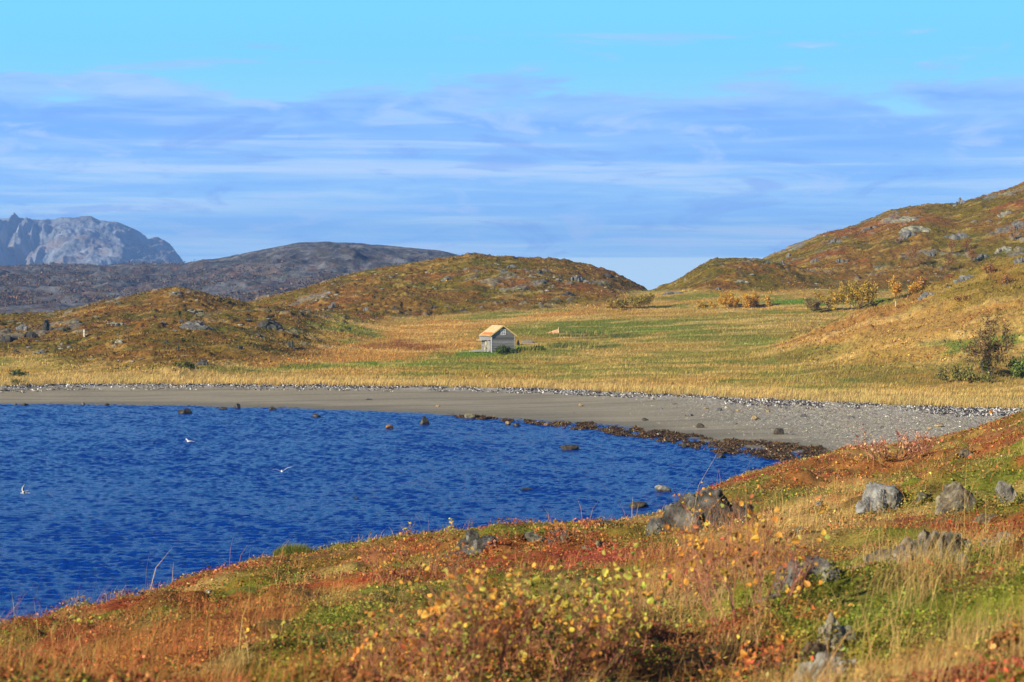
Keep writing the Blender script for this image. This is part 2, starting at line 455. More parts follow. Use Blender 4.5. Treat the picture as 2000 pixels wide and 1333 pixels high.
def shore_color(x, y, z):
    px, py = proj(x, y, z)
    U = x / y
    hw = lut(hillw_t, U, y); o = y - Dg_of(U); own_ = owner(U, y)
    n1 = fbm(x / 30, y / 22, 4, 101); n2 = fbm(x / 7, y / 6, 4, 103); n3 = fbm(x / 2, y / 1.6, 3, 105)
    c = np.tile(np.array(STRAW) * .82, (len(x), 1))
    c = mixc(c, GREEN, ss(.44, .60, .5 * n1 + .5 * n2) * .75)
    c = mixc(c, OCHRE, ss(.50, .64, fbm(x / 18, y / 10, 4, 107)) * .5)
    # long patches seen in the meadow
    for (cx, cy, rx, ry, rot, cc, w) in [
        (700, 690, 230, 26, 3, OCHRE, .95), (880, 640, 170, 15, 4, OCHRE, .95), (1060, 618, 170, 9, 5, OCHRE, 1), (640, 662, 70, 16, 8, OCHRE, .5), (1230, 596, 80, 7, 4, OCHRE, .6),
        (790, 672, 40, 8, 0, BROWN, .9), (840, 682, 40, 8, 0, BROWN, .8), (745, 675, 40, 6, 0, BROWN, .7),
        (740, 712, 150, 4.5, 1, BGREEN, .95), (560, 722, 90, 3.5, 2, GREEN, .8), (960, 688, 90, 7, 6, BGREEN, .95), (1120, 640, 180, 16, 3, GREEN, .8), (1170, 654, 70, 7, 0, DGREEN, .85),
        (1130, 676, 110, 7, 0, DGREEN, .8), (1300, 640, 150, 14, 2, GREEN, .7), (1290, 646, 60, 5, 0, BGREEN, .8), (1630, 590, 130, 8, 0, BGREEN, .95), (1560, 592, 60, 8, 0, BGREEN, .9), (1940, 668, 120, 12, 8, BGREEN, .85), (1830, 672, 60, 7, 5, BGREEN, .8),
        (1470, 672, 60, 6, 4, BGREEN, .7), (1340, 655, 60, 5, 4, BGREEN, .7), (1400, 660, 160, 18, 3, GREEN, .5), (1440, 690, 190, 12, 2, GREEN, .6), (1430, 622, 130, 8, 0, GREEN, .5), (1700, 725, 200, 12, 3, GREEN, .45), (1100, 725, 230, 10, 0, GREEN, .4),
        (1640, 640, 170, 18, 18, BROWN, .5), (1850, 628, 170, 18, 10, BROWN, .35), (1480, 600, 110, 6, 0, OCHRE, .5), (1960, 560, 120, 30, 10, OLIVE, .6)]:
        c = mixc(c, cc, patch(px, py, cx, cy, rx, ry, rot, n2) * w)
    # light streaks along the swells
    st = fbm(x / 14, y / 3.0, 3, 109)
    c = mixc(c, (.62, .42, .14), ss(.56, .70, st) * .6)
    edge = (1 - ss(6, 30, o + (n2 - .5) * 14)) * (o > -3)
    c = mixc(c, (.50, .355, .13), edge * .75)
    # hills
    h = np.tile(np.array(OLIVE), (len(x), 1))
    h = mixc(h, (.25, .125, .026), ss(.40, .56, fbm(x / 14, y / 14, 4, 121)) * .75)
    red = ss(.5, .66, fbm(x / 20, y / 12, 4, 123))
    h = mixc(h, RUST, red * np.where(own_ == 5, .6, np.where(own_ == 3, .4, .2)))
    h = mixc(h, (.10, .11, .02), ss(.55, .7, n2) * .6)
    h = mixc(h, (.09, .055, .02), ss(.62, .72, n3) * .5)
    h = mixc(h, STRAW, ss(.58, .72, fbm(x / 5, y / 2.5, 4, 125)) * .45)
    rk = rockmask(x, y)
    dens = np.where(own_ == 5, .8, np.where(own_ == 3, .65, .65))
    dens = dens * (1 - .8 * (own_ == 6))
    rc = np.array(ROCK)[None] * (.55 + .9 * fbm(x / 1.1, y / 1.1, 3, 131))[:, None]
    rc = mixc(rc, LICH, ss(.45, .6, fbm(x / 3, y / 3, 3, 133)) * .6)
    rw = (rk * dens * ss(.46, .56, fbm(x / 26, y / 26, 3, 135) + .04 * (own_ == 5)))
    h = h * (1 - rw[:, None]) + rc * rw[:, None]
    spur = (own_ == 6)
    hs = mixc(c, (.26, .16, .04), ss(.4, .6, n1) * .45)
    hs = mixc(hs, RUST, ss(.54, .7, n2) * ss(640, 560, py) * .6)
    hs = mixc(hs, OLIVE, ss(620, 540, py) * .6)
    h = h * .9
    # shoulder: grassier low down
    low = (own_ == 2) * ss(690, 730, py + (n2 - .5) * 50)
    h = mixc(h, (.36, .26, .055), low * .8)
    h = np.where(spur[:, None], hs, h)
    w = ss(.3, .8, hw + (n2 - .5) * .5)
    w = w * np.where(own_ == 2, ss(690, 540, px + (n2 - .5) * 200), 1.0)
    lim_ = C(px, [(300, 700), (440, 668), (520, 650), (590, 640), (650, 624), (720, 616), (800, 610)])
    w = np.maximum(w, ss(8, -8, py - lim_ + (n2 - .5) * 34) * ss(380, 440, px) * ss(860, 760, px) * (y > 300))
    w = np.where(spur, 1, w)
    return c * (1 - w[:, None]) + h * w[:, None]

def beach_color(x, y, z):
    U = x / y
    dg = Dg_of(U); dw = Dw_of(U)
    t = (y - dw) / np.maximum(dg - dw, 1)
    px, py = proj(x, y, z)
    n = fbm(x / 8, y / 3, 4, 201); n3 = fbm(x / .9, y / 1.3, 3, 203); nf = vn(x / .22, y / .4, seed=205)
    c = np.tile(np.array((.30, .26, .17)), (len(x), 1))
    c = mixc(c, (.37, .32, .215), ss(.45, .6, n) * .5)
    c = mixc(c, (.17, .15, .10), (1 - ss(.04, .35, t + (n - .5) * .3)) * .75)
    c = mixc(c, (.20, .175, .12), ss(.62, .70, fbm(x / 25, y / 1.6, 3, 207)) * .6)
    # shingle on the right
    sh = ss(1150, 1600, px) * ss(.25, .75, t + (n - .5) * .5) + ss(1500, 1750, px) * .8
    sh = np.clip(sh, 0, 1)
    g = np.array((.30, .275, .215))[None] * (.45 + 1.2 * nf)[:, None]
    c = c * (1 - sh[:, None] * .85) + g * sh[:, None] * .85
    top = ss(.82, .95, t + (n - .5) * .1)
    topc = np.array((.36, .34, .29))[None] * (.4 + 1.2 * nf)[:, None]
    c = c * (1 - top[:, None] * .8) + topc * top[:, None] * .8
    return c

def heath_color(x, y, z):
    px, py = proj(x, y, z)
    n1 = fbm(x / 3.2, y / 3.2, 4, 301); n2 = fbm(x / 1.1, y / 1.1, 4, 303); n3 = fbm(x / .4, y / .4, 3, 305)
    c = np.tile(np.array((.16, .165, .02)), (len(x), 1))
    c = mixc(c, (.27, .13, .03), ss(.46, .54, n1) * .8)
    c = mixc(c, RUST, ss(.51, .58, fbm(x / 3.6, y / 3.6, 4, 307)) * .85)
    c = mixc(c, (.40, .27, .085), ss(.55, .62, fbm(x / 4.2, y / 3.0, 4, 309)) * .75)
    c = mixc(c, (.30, .055, .028), ss(.56, .66, fbm(x / 1.9, y / 1.6, 4, 315)) * .6)
    c = mixc(c, (.33, .24, .06), ss(.55, .66, n2) * .5)
    for (cx, cy, rx, ry, rot, cc, w) in [
        (380, 1250, 250, 55, 12, (.36, .13, .035), .95), (60, 1290, 130, 22, 0, RED, .7), (180, 1240, 120, 20, 8, (.30, .08, .03), .6), (640, 1250, 190, 70, 18, (.19, .20, .022), .9), (860, 1190, 190, 50, 10, (.20, .19, .025), .7),
        (430, 1300, 90, 14, 14, (.48, .32, .10), .8), (1190, 1085, 140, 20, 8, (.38, .08, .045), .8), (650, 1140, 110, 12, 6, RED, .5), (560, 1110, 120, 16, 12, OLIVE, .7), (1500, 965, 100, 35, 12, (.16, .17, .022), .7), (1580, 930, 90, 25, 10, RUST, .6),
        (1480, 1060, 260, 50, 22, (.46, .30, .10), .9), (1300, 1150, 90, 50, 0, (.45, .29, .10), .85), (1650, 1020, 90, 60, 30, (.42, .27, .08), .5), (1800, 1230, 300, 110, 8, (.17, .20, .022), .7), (1700, 1180, 170, 40, 10, (.14, .19, .02), .7), (1900, 960, 90, 60, 0, (.16, .17, .025), .6),
        (1350, 1280, 160, 60, 0, (.12, .07, .025), .7), (1060, 1290, 260, 80, 0, (.22, .10, .03), .5), (1740, 900, 140, 22, 6, (.34, .13, .035), .8), (1600, 1200, 60, 15, 0, (.42, .12, .03), .6), (1930, 1310, 160, 30, 0, (.36, .06, .035), .5),
        (1000, 1065, 200, 18, 3, RUST, .6), (1250, 1045, 70, 25, 0, (.14, .15, .02), .7), (1360, 1090, 130, 18, 5, (.34, .10, .04), .6)]:
        c = mixc(c, cc, patch(px, py, cx, cy, rx, ry, rot, n2) * w)
    c = c * (.75 + .5 * n3)[:, None]
    # darker brown patches where the noise runs high
    c = mixc(c, (.07, .045, .02), ss(.66, .74, n2) * .5)
    return c

def grassiness(px, py, x, y):
    g = ss(.48, .64, fbm(x / 2.4, y / 2.4, 3, 311)) * .5
    n = fbm(x / .9, y / .9, 3, 313)
    for (cx, cy, rx, ry, rot, w) in [(380, 1250, 230, 50, 12, .9), (430, 1300, 100, 20, 14, 1), (1480, 1060, 280, 55, 22, 1), (1300, 1150, 110, 60, 0, .9), (1740, 900, 140, 25, 6, .9), (1850, 1130, 230, 60, 20, .8), (1350, 1270, 120, 60, 0, .6), (1950, 1230, 120, 60, 0, .8)]:
        g = np.maximum(g, patch(px, py, cx, cy, rx, ry, rot, n) * w)
    for (cx, cy, rx, ry, rot, w) in [(640, 1250, 160, 60, 18, .8), (1500, 965, 90, 30, 12, .8), (1620, 1290, 120, 60, 0, .6)]:
        g = g * (1 - patch(px, py, cx, cy, rx, ry, rot, n) * w)
    return g

# ------------------------------------------------------------------ terrain meshes
def grid_faces(nu, ny):
    i = np.arange(nu - 1)[:, None]; j = np.arange(ny - 1)[None]
    a = i * ny + j
    return np.stack([a, a + ny, a + ny + 1, a + 1], -1).reshape(-1, 4)

def uaxis(n_in, uin, n_out, uout):
    a = np.linspace(uin, uout, n_out + 1)[1:]
    return np.concatenate([-a[::-1], np.linspace(-uin, uin, n_in), a])

def sub_obj(name, V, Fq, mask, colr, mat, **kw):
    f = Fq[mask]
    used = np.unique(f)
    remap = np.zeros(len(V), np.int64); remap[used] = np.arange(len(used))
    f = remap[f]
    o = mesh_np(name, V[used], f.ravel(), np.full(len(f), 4), colr[used], mat, smooth_=True)
    return tag(o, **kw)

# near headland
ua = uaxis(620, .30, 90, .70)
ya = np.exp(np.linspace(math.log(1.0), math.log(135), 900))
U2, Y2 = np.meshgrid(ua, ya, indexing='ij')
x = (U2 * Y2).ravel(); y = Y2.ravel()
z = ground(x, y)
V = np.stack([x, y, z], 1)
colr = heath_color(x, y, z)
hwv = lut(headw_t, x / y, y)
bc = beach_color(x, y, z)
w = ss(.25, .75, hwv)[:, None]
colr = colr * w + bc * (1 - w)
low = ss(1.2, .2, z)[:, None]
colr = colr * (1 - low) + np.array([[.05, .045, .03]]) * low
Fq = grid_faces(len(ua), len(ya))
sub_obj('ground', V, Fq, np.ones(len(Fq), bool), colr, M_ground, kind='structure')
print('headland', time.time() - T0)

# far shore
ua = uaxis(1120, .275, 90, .70)
ya = np.concatenate([np.arange(134.5, 620, .62), np.linspace(622, 900, 60)])
U2, Y2 = np.meshgrid(ua, ya, indexing='ij')
x = (U2 * Y2).ravel(); y = Y2.ravel()
z = ground(x, y)
V = np.stack([x, y, z], 1)
Ug = x / y
wob = (fbm(x / 5, y / 5, 3, 401) - .5) * 3.0
isb = (y < Dg_of(Ug) + wob)
cs = shore_color(x, y, z); cb = beach_color(x, y, z)
colr = np.where(isb[:, None], cb, cs)
Fq = grid_faces(len(ua), len(ya))
fb = isb[Fq].sum(1) >= 2
ow = owner(Ug, y)[Fq[:, 0]]
hwf = lut(hillw_t, Ug, y)[Fq[:, 0]]
pxf = 1000 + F * Ug[Fq[:, 0]]
ishill = (hwf > .35) & (ow >= 1) & (ow <= 5) & ~fb & ~((ow == 2) & (pxf > 605))
sub_obj('beach', V, Fq, fb, cb, M_sand, kind='structure')
sub_obj('meadow', V, Fq, ~fb & ~ishill, cs, M_meadow, kind='structure')
for k, nm in enumerate(HN[:5]):
    m = ishill & (ow == k + 1)
    if m.sum() > 50:
        sub_obj('hill', V, Fq, m, cs, M_hill, kind='structure')
print('shore', time.time() - T0)

# far grey ridge and mountain
RV = {}
def ridge(name, crest, D, front, back, amp, sc, colf, mat, seed, n=900, rows=260, uext=(-.34, .12), ribs=0):
    ua = np.linspace(uext[0], uext[1], n)
    ya = np.linspace(D - front, D + back, rows)
    U2, Y2 = np.meshgrid(ua, ya, indexing='ij'); x = (U2 * Y2).ravel(); y = Y2.ravel()
    px = 1000 + F * x / y
    cy = np.interp(px, *curve(crest))
    _, e = ray(1000, cy)
    zc = CZ + e * D
    t = np.clip((y - (D - front)) / front, 0, 1)
    prof = 1 - (1 - t) ** 1.5
    b = np.clip((y - D) / back, 0, 1)
    z = np.where(y < D, -3 + (zc + 3) * prof, -3 + (zc + 3) * (1 - b * b * (3 - 2 * b)))
    nz = fbm(x / sc, y / sc, 6, seed, .55)
    rg = 1 - np.abs(2 * fbm(x / sc * 1.3, y / sc * .8, 5, seed + 9, .55) - 1)
    z = z + amp * ((nz - .5) * 1.3 + (rg - .8) * .8) * np.clip(zc / 30, 0, 1) * (.03 + .97 * np.sin(np.pi * np.clip(t, .0, 1)) ** .8) * (y < D)
    if ribs:
        rb = np.abs(2 * fbm(x / 75 + y / 500, y / 900, 3, seed + 5) - 1)
        z = z - ribs * rb * ss(130, 60, px + (y - D + front) * .0) * np.sin(np.pi * t) * 2.2
        rb2 = np.abs(2 * fbm(x / 60 - y / 120, y / 700, 3, seed + 8) - 1)
        z = z - ribs * rb2 * ss(235, 260, px) * np.sin(np.pi * t) * 1.3
    V = np.stack([x, y, z], 1)
    Fq = grid_faces(n, rows)
    RV[name] = V[(y < D) & (y > D - front * .9)]
    return sub_obj(name, V, Fq, np.ones(len(Fq), bool), colf(x, y, z, px), mat, kind='structure')

def grey_col(x, y, z, px):
    n = fbm(x / 60, y / 60, 5, 501); n2 = fbm(x / 14, y / 20, 4, 503)
    c = np.tile(np.array((.072, .075, .085)), (len(x), 1))
    c = mixc(c, (.19, .19, .19), ss(.48, .60, n2 * .7 + n * .3) * .8)
    c = mixc(c, (.16, .16, .15), ss(.58, .66, fbm(x / 5, y / 9, 3, 509)) * .7)
    c = mixc(c, (.20, .10, .05), ss(.50, .62, fbm(x / 9, y / 16, 4, 505)) * .45 * ss(70, 25, z))
    c = mixc(c, (.07, .07, .03), ss(.56, .66, fbm(x / 8, y / 12, 3, 507)) * .5)
    return c
def mount_col(x, y, z, px):
    n = fbm(x / 200, y / 200, 5, 601)
    c = np.tile(np.array((.26, .29, .33)), (len(x), 1))
    c = mixc(c, (.42, .45, .48), ss(.46, .62, n) * .8)
    c = mixc(c, (.10, .10, .09), ss(.5, .6, fbm(x / 60, y / 60, 4, 607)) * .5)
    c = mixc(c, (.30, .21, .13), ss(.5, .62, fbm(x / 300, y / 160, 4, 603)) * .6)
    return c
ridge('hills', [(-700, 500), (-300, 515), (0, 522), (60, 521), (150, 518), (200, 521), (250, 519), (300, 521), (350, 521), (400, 511), (470, 499), (540, 485), (590, 476), (640, 474), (690, 477), (720, 483), (800, 486), (860, 492), (900, 500), (960, 515), (1050, 540), (1200, 575), (1700, 600)],
      2300, 1100, 900, 13, 75, grey_col, M_far, 71, n=1000, rows=420)
ridge('mountain', [(-900, 470), (-400, 440), (-150, 424), (-40, 430), (0, 428), (18, 427), (29, 419), (38, 427), (60, 430), (100, 431), (150, 428), (180, 426), (195, 433), (230, 434), (248, 441), (262, 447), (275, 454), (290, 467), (318, 470), (333, 481), (348, 500), (362, 519), (385, 545), (430, 575), (1200, 580)],
      8000, 2300, 1500, 75, 190, mount_col, M_mount, 91, n=900, rows=420, uext=(-.42, -.1), ribs=85)

# ------------------------------------------------------------------ sea
ua = uaxis(900, .28, 60, .70)
ya = np.concatenate([np.arange(28, 110, .15), np.arange(110, 262, .24), np.exp(np.linspace(math.log(263), math.log(12000), 60))])
U2, Y2 = np.meshgrid(ua, ya, indexing='ij'); x = (U2 * Y2).ravel(); y = Y2.ravel()
z = np.zeros_like(x)
wr = np.random.default_rng(3)
WX = [fbm(x / 6, y / 6, 3, 700 + k) for k in range(5)]; WY = [fbm(x / (4 + 5 * k), y / (5 + 5 * k), 3, 720 + k) for k in range(3)]
for k in range(44):
    lam = math.exp(wr.uniform(math.log(.33), math.log(1.25)))
    th = R(wr.normal(84, 27))
    kx, ky = math.cos(th) * 2 * math.pi / lam, math.sin(th) * 2 * math.pi / lam
    a = .0078 * lam
    ph = wr.uniform(0, 6.28)
    wx = WX[k % 5] * (2.5 + k * .3)
    z += a * np.sin(kx * x + ky * y + ph + wx) * (.25 + 1.5 * WY[k % 3])
z *= ss(290, 230, y) * ss(26, 30, y) * .9
V = np.stack([x, y, z], 1); Fq = grid_faces(len(ua), len(ya))
cen = V[Fq[:, 0]]
wl = np.zeros((len(V), 3)) + .1
o = sub_obj('water', V, Fq, np.ones(len(Fq), bool), wl, M_water, kind='structure')
print('sea', time.time() - T0)

# ------------------------------------------------------------------ small-geometry builders
def quads_leaf(P, size, nrm, colr, aspect=.7, r=None):
    """pointed oval leaf-sized faces: 4 verts each"""
    r = r or rng
    n = len(P)
    a = r.normal(size=(n, 3)); a -= (a * nrm).sum(1)[:, None] * nrm
    a /= np.linalg.norm(a, axis=1)[:, None] + 1e-9
    b = np.cross(nrm, a)
    s = size[:, None]
    bend = nrm * s * .18
    v = np.stack([P - a * s * .5, P + b * s * .5 * aspect + bend * .4, P + a * s * .5 + bend, P - b * s * .5 * aspect + bend * .4], 1).reshape(-1, 3)
    f = np.arange(4 * n)
    return v, f, np.full(n, 4), np.repeat(colr, 4, 0)

def oval_leaf(P, size, nrm, colr, aspect=.7, r=None):
    """rounded leaf folded along its midrib, with a short stalk end: 8 verts, two faces"""
    r = r or rng
    n = len(P)
    a = r.normal(size=(n, 3)); a[:, 2] -= .6; a -= (a * nrm).sum(1)[:, None] * nrm
    a /= np.linalg.norm(a, axis=1)[:, None] + 1e-9
    b = np.cross(nrm, a); s = size[:, None]; w = s * aspect * .5
    fold = r.uniform(.05, .45, (n, 1)) * s
    def pt(t, u_, bend): return P + a * s * t + b * w * u_ + nrm * (fold * abs(u_) * .5 + bend * s)
    L0, L1 = pt(0, 0, 0), pt(1, 0, -.10)
    v = np.stack([L0, pt(.18, .75, 0), pt(.45, 1, 0), pt(.78, .62, -.04), L1, pt(.78, -.62, -.04), pt(.45, -1, 0), pt(.18, -.75, 0)], 1).reshape(-1, 3)
    base = np.arange(n)[:, None] * 8
    f = np.concatenate([base + k for k in (0, 1, 2, 3, 4)] + [base + k for k in (0, 4, 5, 6, 7)], 1).ravel()
    c = np.repeat(colr[:, None], 8, 1); c[:, 0] *= .7; c[:, 4] *= r.uniform(.6, 1.1, (n, 1))
    return v, f, np.full(2 * n, 5), c.reshape(-1, 3)

def rand_normals(n, up=1.0, spread=.8, r=None):
    r = r or rng
    v = r.normal(size=(n, 3)) * spread; v[:, 2] += up
    return v / (np.linalg.norm(v, axis=1)[:, None] + 1e-9)

def blades(P, h, lean, w, colr, tipc=None, face=None):
    """bent tapering grass blades: 5 verts, quad + tri"""
    n = len(P)
    a = rng.uniform(0, 2 * np.pi, n) if face is None else face
    s = np.stack([np.cos(a), np.sin(a), np.zeros(n)], 1) * (w / 2)[:, None]
    up = np.zeros((n, 3)); up[:, 2] = 1
    mid = P + up * (h * .55)[:, None] + lean * .3 * h[:, None]
    tip = P + up * (h * .95)[:, None] + lean * h[:, None]
    v = np.stack([P - s, P + s, mid + s * .75, mid - s * .75, tip], 1).reshape(-1, 3)
    b = np.arange(n)[:, None] * 5
    f = np.concatenate([b, b + 1, b + 2, b + 3, b + 3, b + 2, b + 4], 1).ravel()
    lt = np.tile([4, 3], n)
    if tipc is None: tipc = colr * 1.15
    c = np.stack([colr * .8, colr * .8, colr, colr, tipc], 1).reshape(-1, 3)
    return v, f, lt, c

def merge(parts):
    vs, fs, ls, cs = [], [], [], []; n = 0
    for v, f, l, c in parts:
        vs.append(v); fs.append(f + n); ls.append(l); cs.append(c); n += len(v)
    return np.concatenate(vs), np.concatenate(fs), np.concatenate(ls), np.concatenate(cs)

def cvar(c, n, s=.18, hs=.08):
    k = np.exp(rng.normal(0, s, (n, 1))); h = np.exp(rng.normal(0, hs, (n, 3)))
    return np.clip(c * k * h, 0, .95)

# ---- meadow grass
n = 420000
u = rng.uniform(-.30, .30, n)
o_ = rng.random(n) ** 1.25 * 240
Y = Dg_of(u) + o_ - .2; x = u * Y; y = Y
hw = lut(hillw_t, u, y); ow = owner(u, y)
k = ((hw < .45) | (ow == 6) | ((ow == 2) & (u > -.101))) | ((ow == 2) & (rng.random(n) < .25))
px0, py0 = proj(x, y, ground(x, y))
tf = fbm(x / 1.3, y / .8, 3, 361)
k &= rng.random(n) < (.25 + .95 * ss(.40, .62, tf))
x, y, o_ = x[k], y[k], o_[k]; z = ground(x, y); n = len(x)
px, py = proj(x, y, z)
cc = shore_color(x, y, z)
tall = 1 + .7 * (1 - ss(0, 25, o_))
for (cx, cy, rx, ry) in [(1130, 676, 110, 6), (1170, 655, 70, 6), (1030, 684, 40, 7), (1130, 656, 110, 4)]:
    tall = tall + patch(px, py, cx, cy, rx, ry) * .8
hh = rng.uniform(.22, .5, n) * tall * ss(560, 250, y - 0) ** .3
lean = np.stack([rng.normal(.25, .22, n), rng.normal(0, .3, n), np.zeros(n)], 1)
ww = .045 * rng.uniform(.6, 1.5, n) * (y / 260)
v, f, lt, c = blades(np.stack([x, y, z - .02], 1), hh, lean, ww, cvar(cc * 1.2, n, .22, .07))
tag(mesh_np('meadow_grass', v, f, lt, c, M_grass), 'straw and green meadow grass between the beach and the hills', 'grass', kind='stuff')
print('meadow', n, time.time() - T0)

# ---- birch wood thinning out up the far grey ridge
q = RV['hills']; q = q[np.abs(q[:, 0] / q[:, 1]) < .29]
q = q[rng.integers(0, len(q), 160000)]; n = len(q)
dn = fbm(q[:, 0] / 45, q[:, 1] / 60, 4, 541)
qpx, qpy = proj(q[:, 0], q[:, 1], q[:, 2])
k = rng.random(n) < ss(.40, .62, dn) * ss(500, 575, qpy + (qpx - 300) * -.02) * .9
q = q[k] + rng.normal(0, 1.2, (k.sum(), 3)) * np.array([1, 1, 0]); n = len(q)
q[:, 2] += rng.uniform(.4, 2.2, n)
pc = np.array([(.11, .075, .065), (.20, .10, .05), (.09, .085, .05), (.26, .15, .07)])[rng.choice(4, n, p=[.58, .12, .26, .04])]
v, f, lt, c = quads_leaf(q, rng.uniform(.9, 2.2, n), rand_normals(n, .3, .9), cvar(pc, n, .3, .06), .8)
tag(mesh_np('birch_wood', v, f, lt, c, M_leaf), 'thin purple brown birch wood covering the far grey ridge', 'wood', kind='stuff')

# ---- heather texture on the hills
n = 300000
u = rng.uniform(-.29, .29, n); y = rng.uniform(250, 600, n); x = u * y
hw = lut(hillw_t, u, y)
nn = fbm(x / 3, y / 3, 3, 371)
k = (hw > .4) & ~((owner(u, y) == 2) & (u > -.101)) & (rng.random(n) < ss(.35, .6, nn)) & (rockmask(x, y) < .6)
x, y = x[k], y[k]; n = len(x); z = ground(x, y)
cc = shore_color(x, y, z)
cc = np.where((rng.random(n) < .14)[:, None], cc * .45, cc)
sz = rng.uniform(.15, .42, n)
v, f, lt, c = quads_leaf(np.stack([x, y, z + sz * .25], 1), sz, rand_normals(n, .6, .8), cvar(cc * 1.1, n, .28, .10), .8)
tag(mesh_np('heather', v, f, lt, c, M_leaf), 'olive and rust heather clumps over the rounded hills', 'heather', kind='stuff')
print('heather', n, time.time() - T0)

# ------------------------------------------------------------------ rocks
def ico(sub):
    import bmesh
    bm = bmesh.new(); bmesh.ops.create_icosphere(bm, subdivisions=sub, radius=1)
    v = np.array([p.co[:] for p in bm.verts]); f = np.array([[q.index for q in a.verts] for a in bm.faces]); bm.free()
    return v, f
ICO = {s: ico(s) for s in (2, 3, 4, 5)}

def rock_part(seed, dims, sub=4, cuts=14, rough=.12, strata=0.0, tilt=0):
    r = np.random.default_rng(seed)
    v, f = ICO[sub]; v = v.copy()
    for _ in range(cuts):
        nrm = r.normal(size=3); nrm /= np.linalg.norm(nrm); d = r.uniform(.55, .88)
        s = v @ nrm; v -= np.clip(s - d, 0, None)[:, None] * nrm
    v *= (1 + (fbm3(v * 1.7 + seed, 4, seed) - .5) * rough * 3)[:, None]
    if strata:
        q = v @ np.array([math.sin(tilt) * .9, .25, math.cos(tilt)])
        st = np.abs(((q * 4.5 + fbm3(v * 2, 2, seed + 4) * 1.2) % 1) - .5) * 2
        h = np.stack([v[:, 0], v[:, 1], v[:, 2] * 0], 1); v -= h * (st ** 3 * strata)[:, None]
    v *= (1 + (fbm3(v * 7 + seed, 3, seed + 3) - .5) * rough)[:, None]
    return v * np.array(dims), f

def rock_col(v, seed, c0=ROCK, lich=LICH, lw=.5, moss=0.0):
    n = fbm3(v * 2.2 / max(np.ptp(v), .1) * 4 + seed, 4, seed + 5)
    c = np.tile(np.array(c0), (len(v), 1)) * (.6 + .8 * fbm3(v * 9 / max(np.ptp(v), .1) + seed, 3, seed))[:, None]
    c = mixc(c, lich, ss(.5, .62, n) * lw)
    c = mixc(c, (.08, .075, .065), ss(.54, .62, fbm3(v * 5 / max(np.ptp(v), .1) * 2 + seed, 4, seed + 8)) * .7)
    return c

def rock(name, pos, parts, rz=0, c0=ROCK, lich=LICH, lw=.5, mat=None, seed=1, sub=4, rough=.12, strata=.0, tilt=0, cuts=14, wetline=None):
    """parts: list of (dx,dy,dz, sx,sy,sz) lobes fused into one outcrop"""
    V = []; Fs = []; Cc = []; n = 0
    for i, (dx, dy, dz, sx, sy, sz_) in enumerate(parts):
        v, f = rock_part(seed + i * 7, (sx, sy, sz_), sub, cuts, rough, strata, tilt)
        v = v + np.array([dx, dy, dz])
        V.append(v); Fs.append(f + n); n += len(v)
    V = np.concatenate(V); Fs = np.concatenate(Fs)
    c = rock_col(V, seed, c0, lich, lw)
    if wetline is not None:
        wv = ss(wetline + .12, wetline - .05, V[:, 2] + (fbm3(V * 4, 2, 3) - .5) * .2)
        c = mixc(c, (.035, .028, .015), wv * .9)
    o = mesh_np(name, V, Fs.ravel(), np.full(len(Fs), 3), c, mat or M_rock, smooth_=False)
    o.data.polygons.foreach_set('use_smooth', np.ones(len(Fs), bool))
    try: o.data.set_sharp_from_angle(angle=R(28))
    except Exception: pass
    o.location = pos; o.rotation_euler = (0, 0, rz)
    return o

def mpx(Y): return Y / F      # metres per photo pixel at depth Y

# big outcrops of the near slope: (px,py of foot centre, width px, height px, lobes, label)
def shards(seed, W, Dp, H, n, tilt=0.0, smin=.12, smax=.26, sub=3, at=None):
    """angular blocks of one broken outcrop, sunk into the ground"""
    r = np.random.default_rng(seed); V = []; Fs = []; k0 = 0
    for i in range(n):
        fx = r.uniform(-.5, .5) if i else 0
        s_ = r.uniform(smin, smax) * (1.25 if i == 0 else 1)
        h = H * (1 - .7 * abs(2 * fx) ** 2.5) * r.uniform(.55, 1.0) if i else H
        v, f = ICO[sub]; v = np.sign(v) * np.abs(v) ** .62
        for _ in range(9):
            nr = r.normal(size=3); nr /= np.linalg.norm(nr); d = r.uniform(.62, .95)
            q = v @ nr; v = v - np.clip(q - d, 0, None)[:, None] * nr
        sd = seed * 3 + i * 11
        v = v * (1 + (fbm3(v * 1.6 + sd, 4, sd) - .5) * .35)[:, None]
        v = v * (1 + (fbm3(v * 5 + sd, 3, sd + 3) - .5) * .34)[:, None]
        hz_ = (h + H * .5) / 2
        v = v * np.array([W * s_, max(Dp * s_ * 1.1, W * s_ * .5), hz_])
        ta = tilt + r.normal(0, .12); ca, sa = math.cos(ta), math.sin(ta)
        v = np.stack([v[:, 0] * ca + v[:, 2] * sa, v[:, 1], -v[:, 0] * sa + v[:, 2] * ca], 1)
        az_ = r.normal(0, .5); ca, sa = math.cos(az_), math.sin(az_)
        v = np.stack([v[:, 0] * ca - v[:, 1] * sa, v[:, 0] * sa + v[:, 1] * ca, v[:, 2]], 1)
        ox_, oy_ = fx * W * .82, r.uniform(-.25, .35) * Dp; dz_ = 0
        if at is not None:
            dz_ = float(ground(np.array([at[0] + ox_]), np.array([at[1] + oy_]))[0]) - at[2]
            dz_ = max(-.6 * H, min(.9 * H, dz_))
        v = v + np.array([ox_, oy_, h - hz_ + dz_])
        V.append(v); Fs.append(f + k0); k0 += len(v)
    return np.concatenate(V), np.concatenate(Fs)

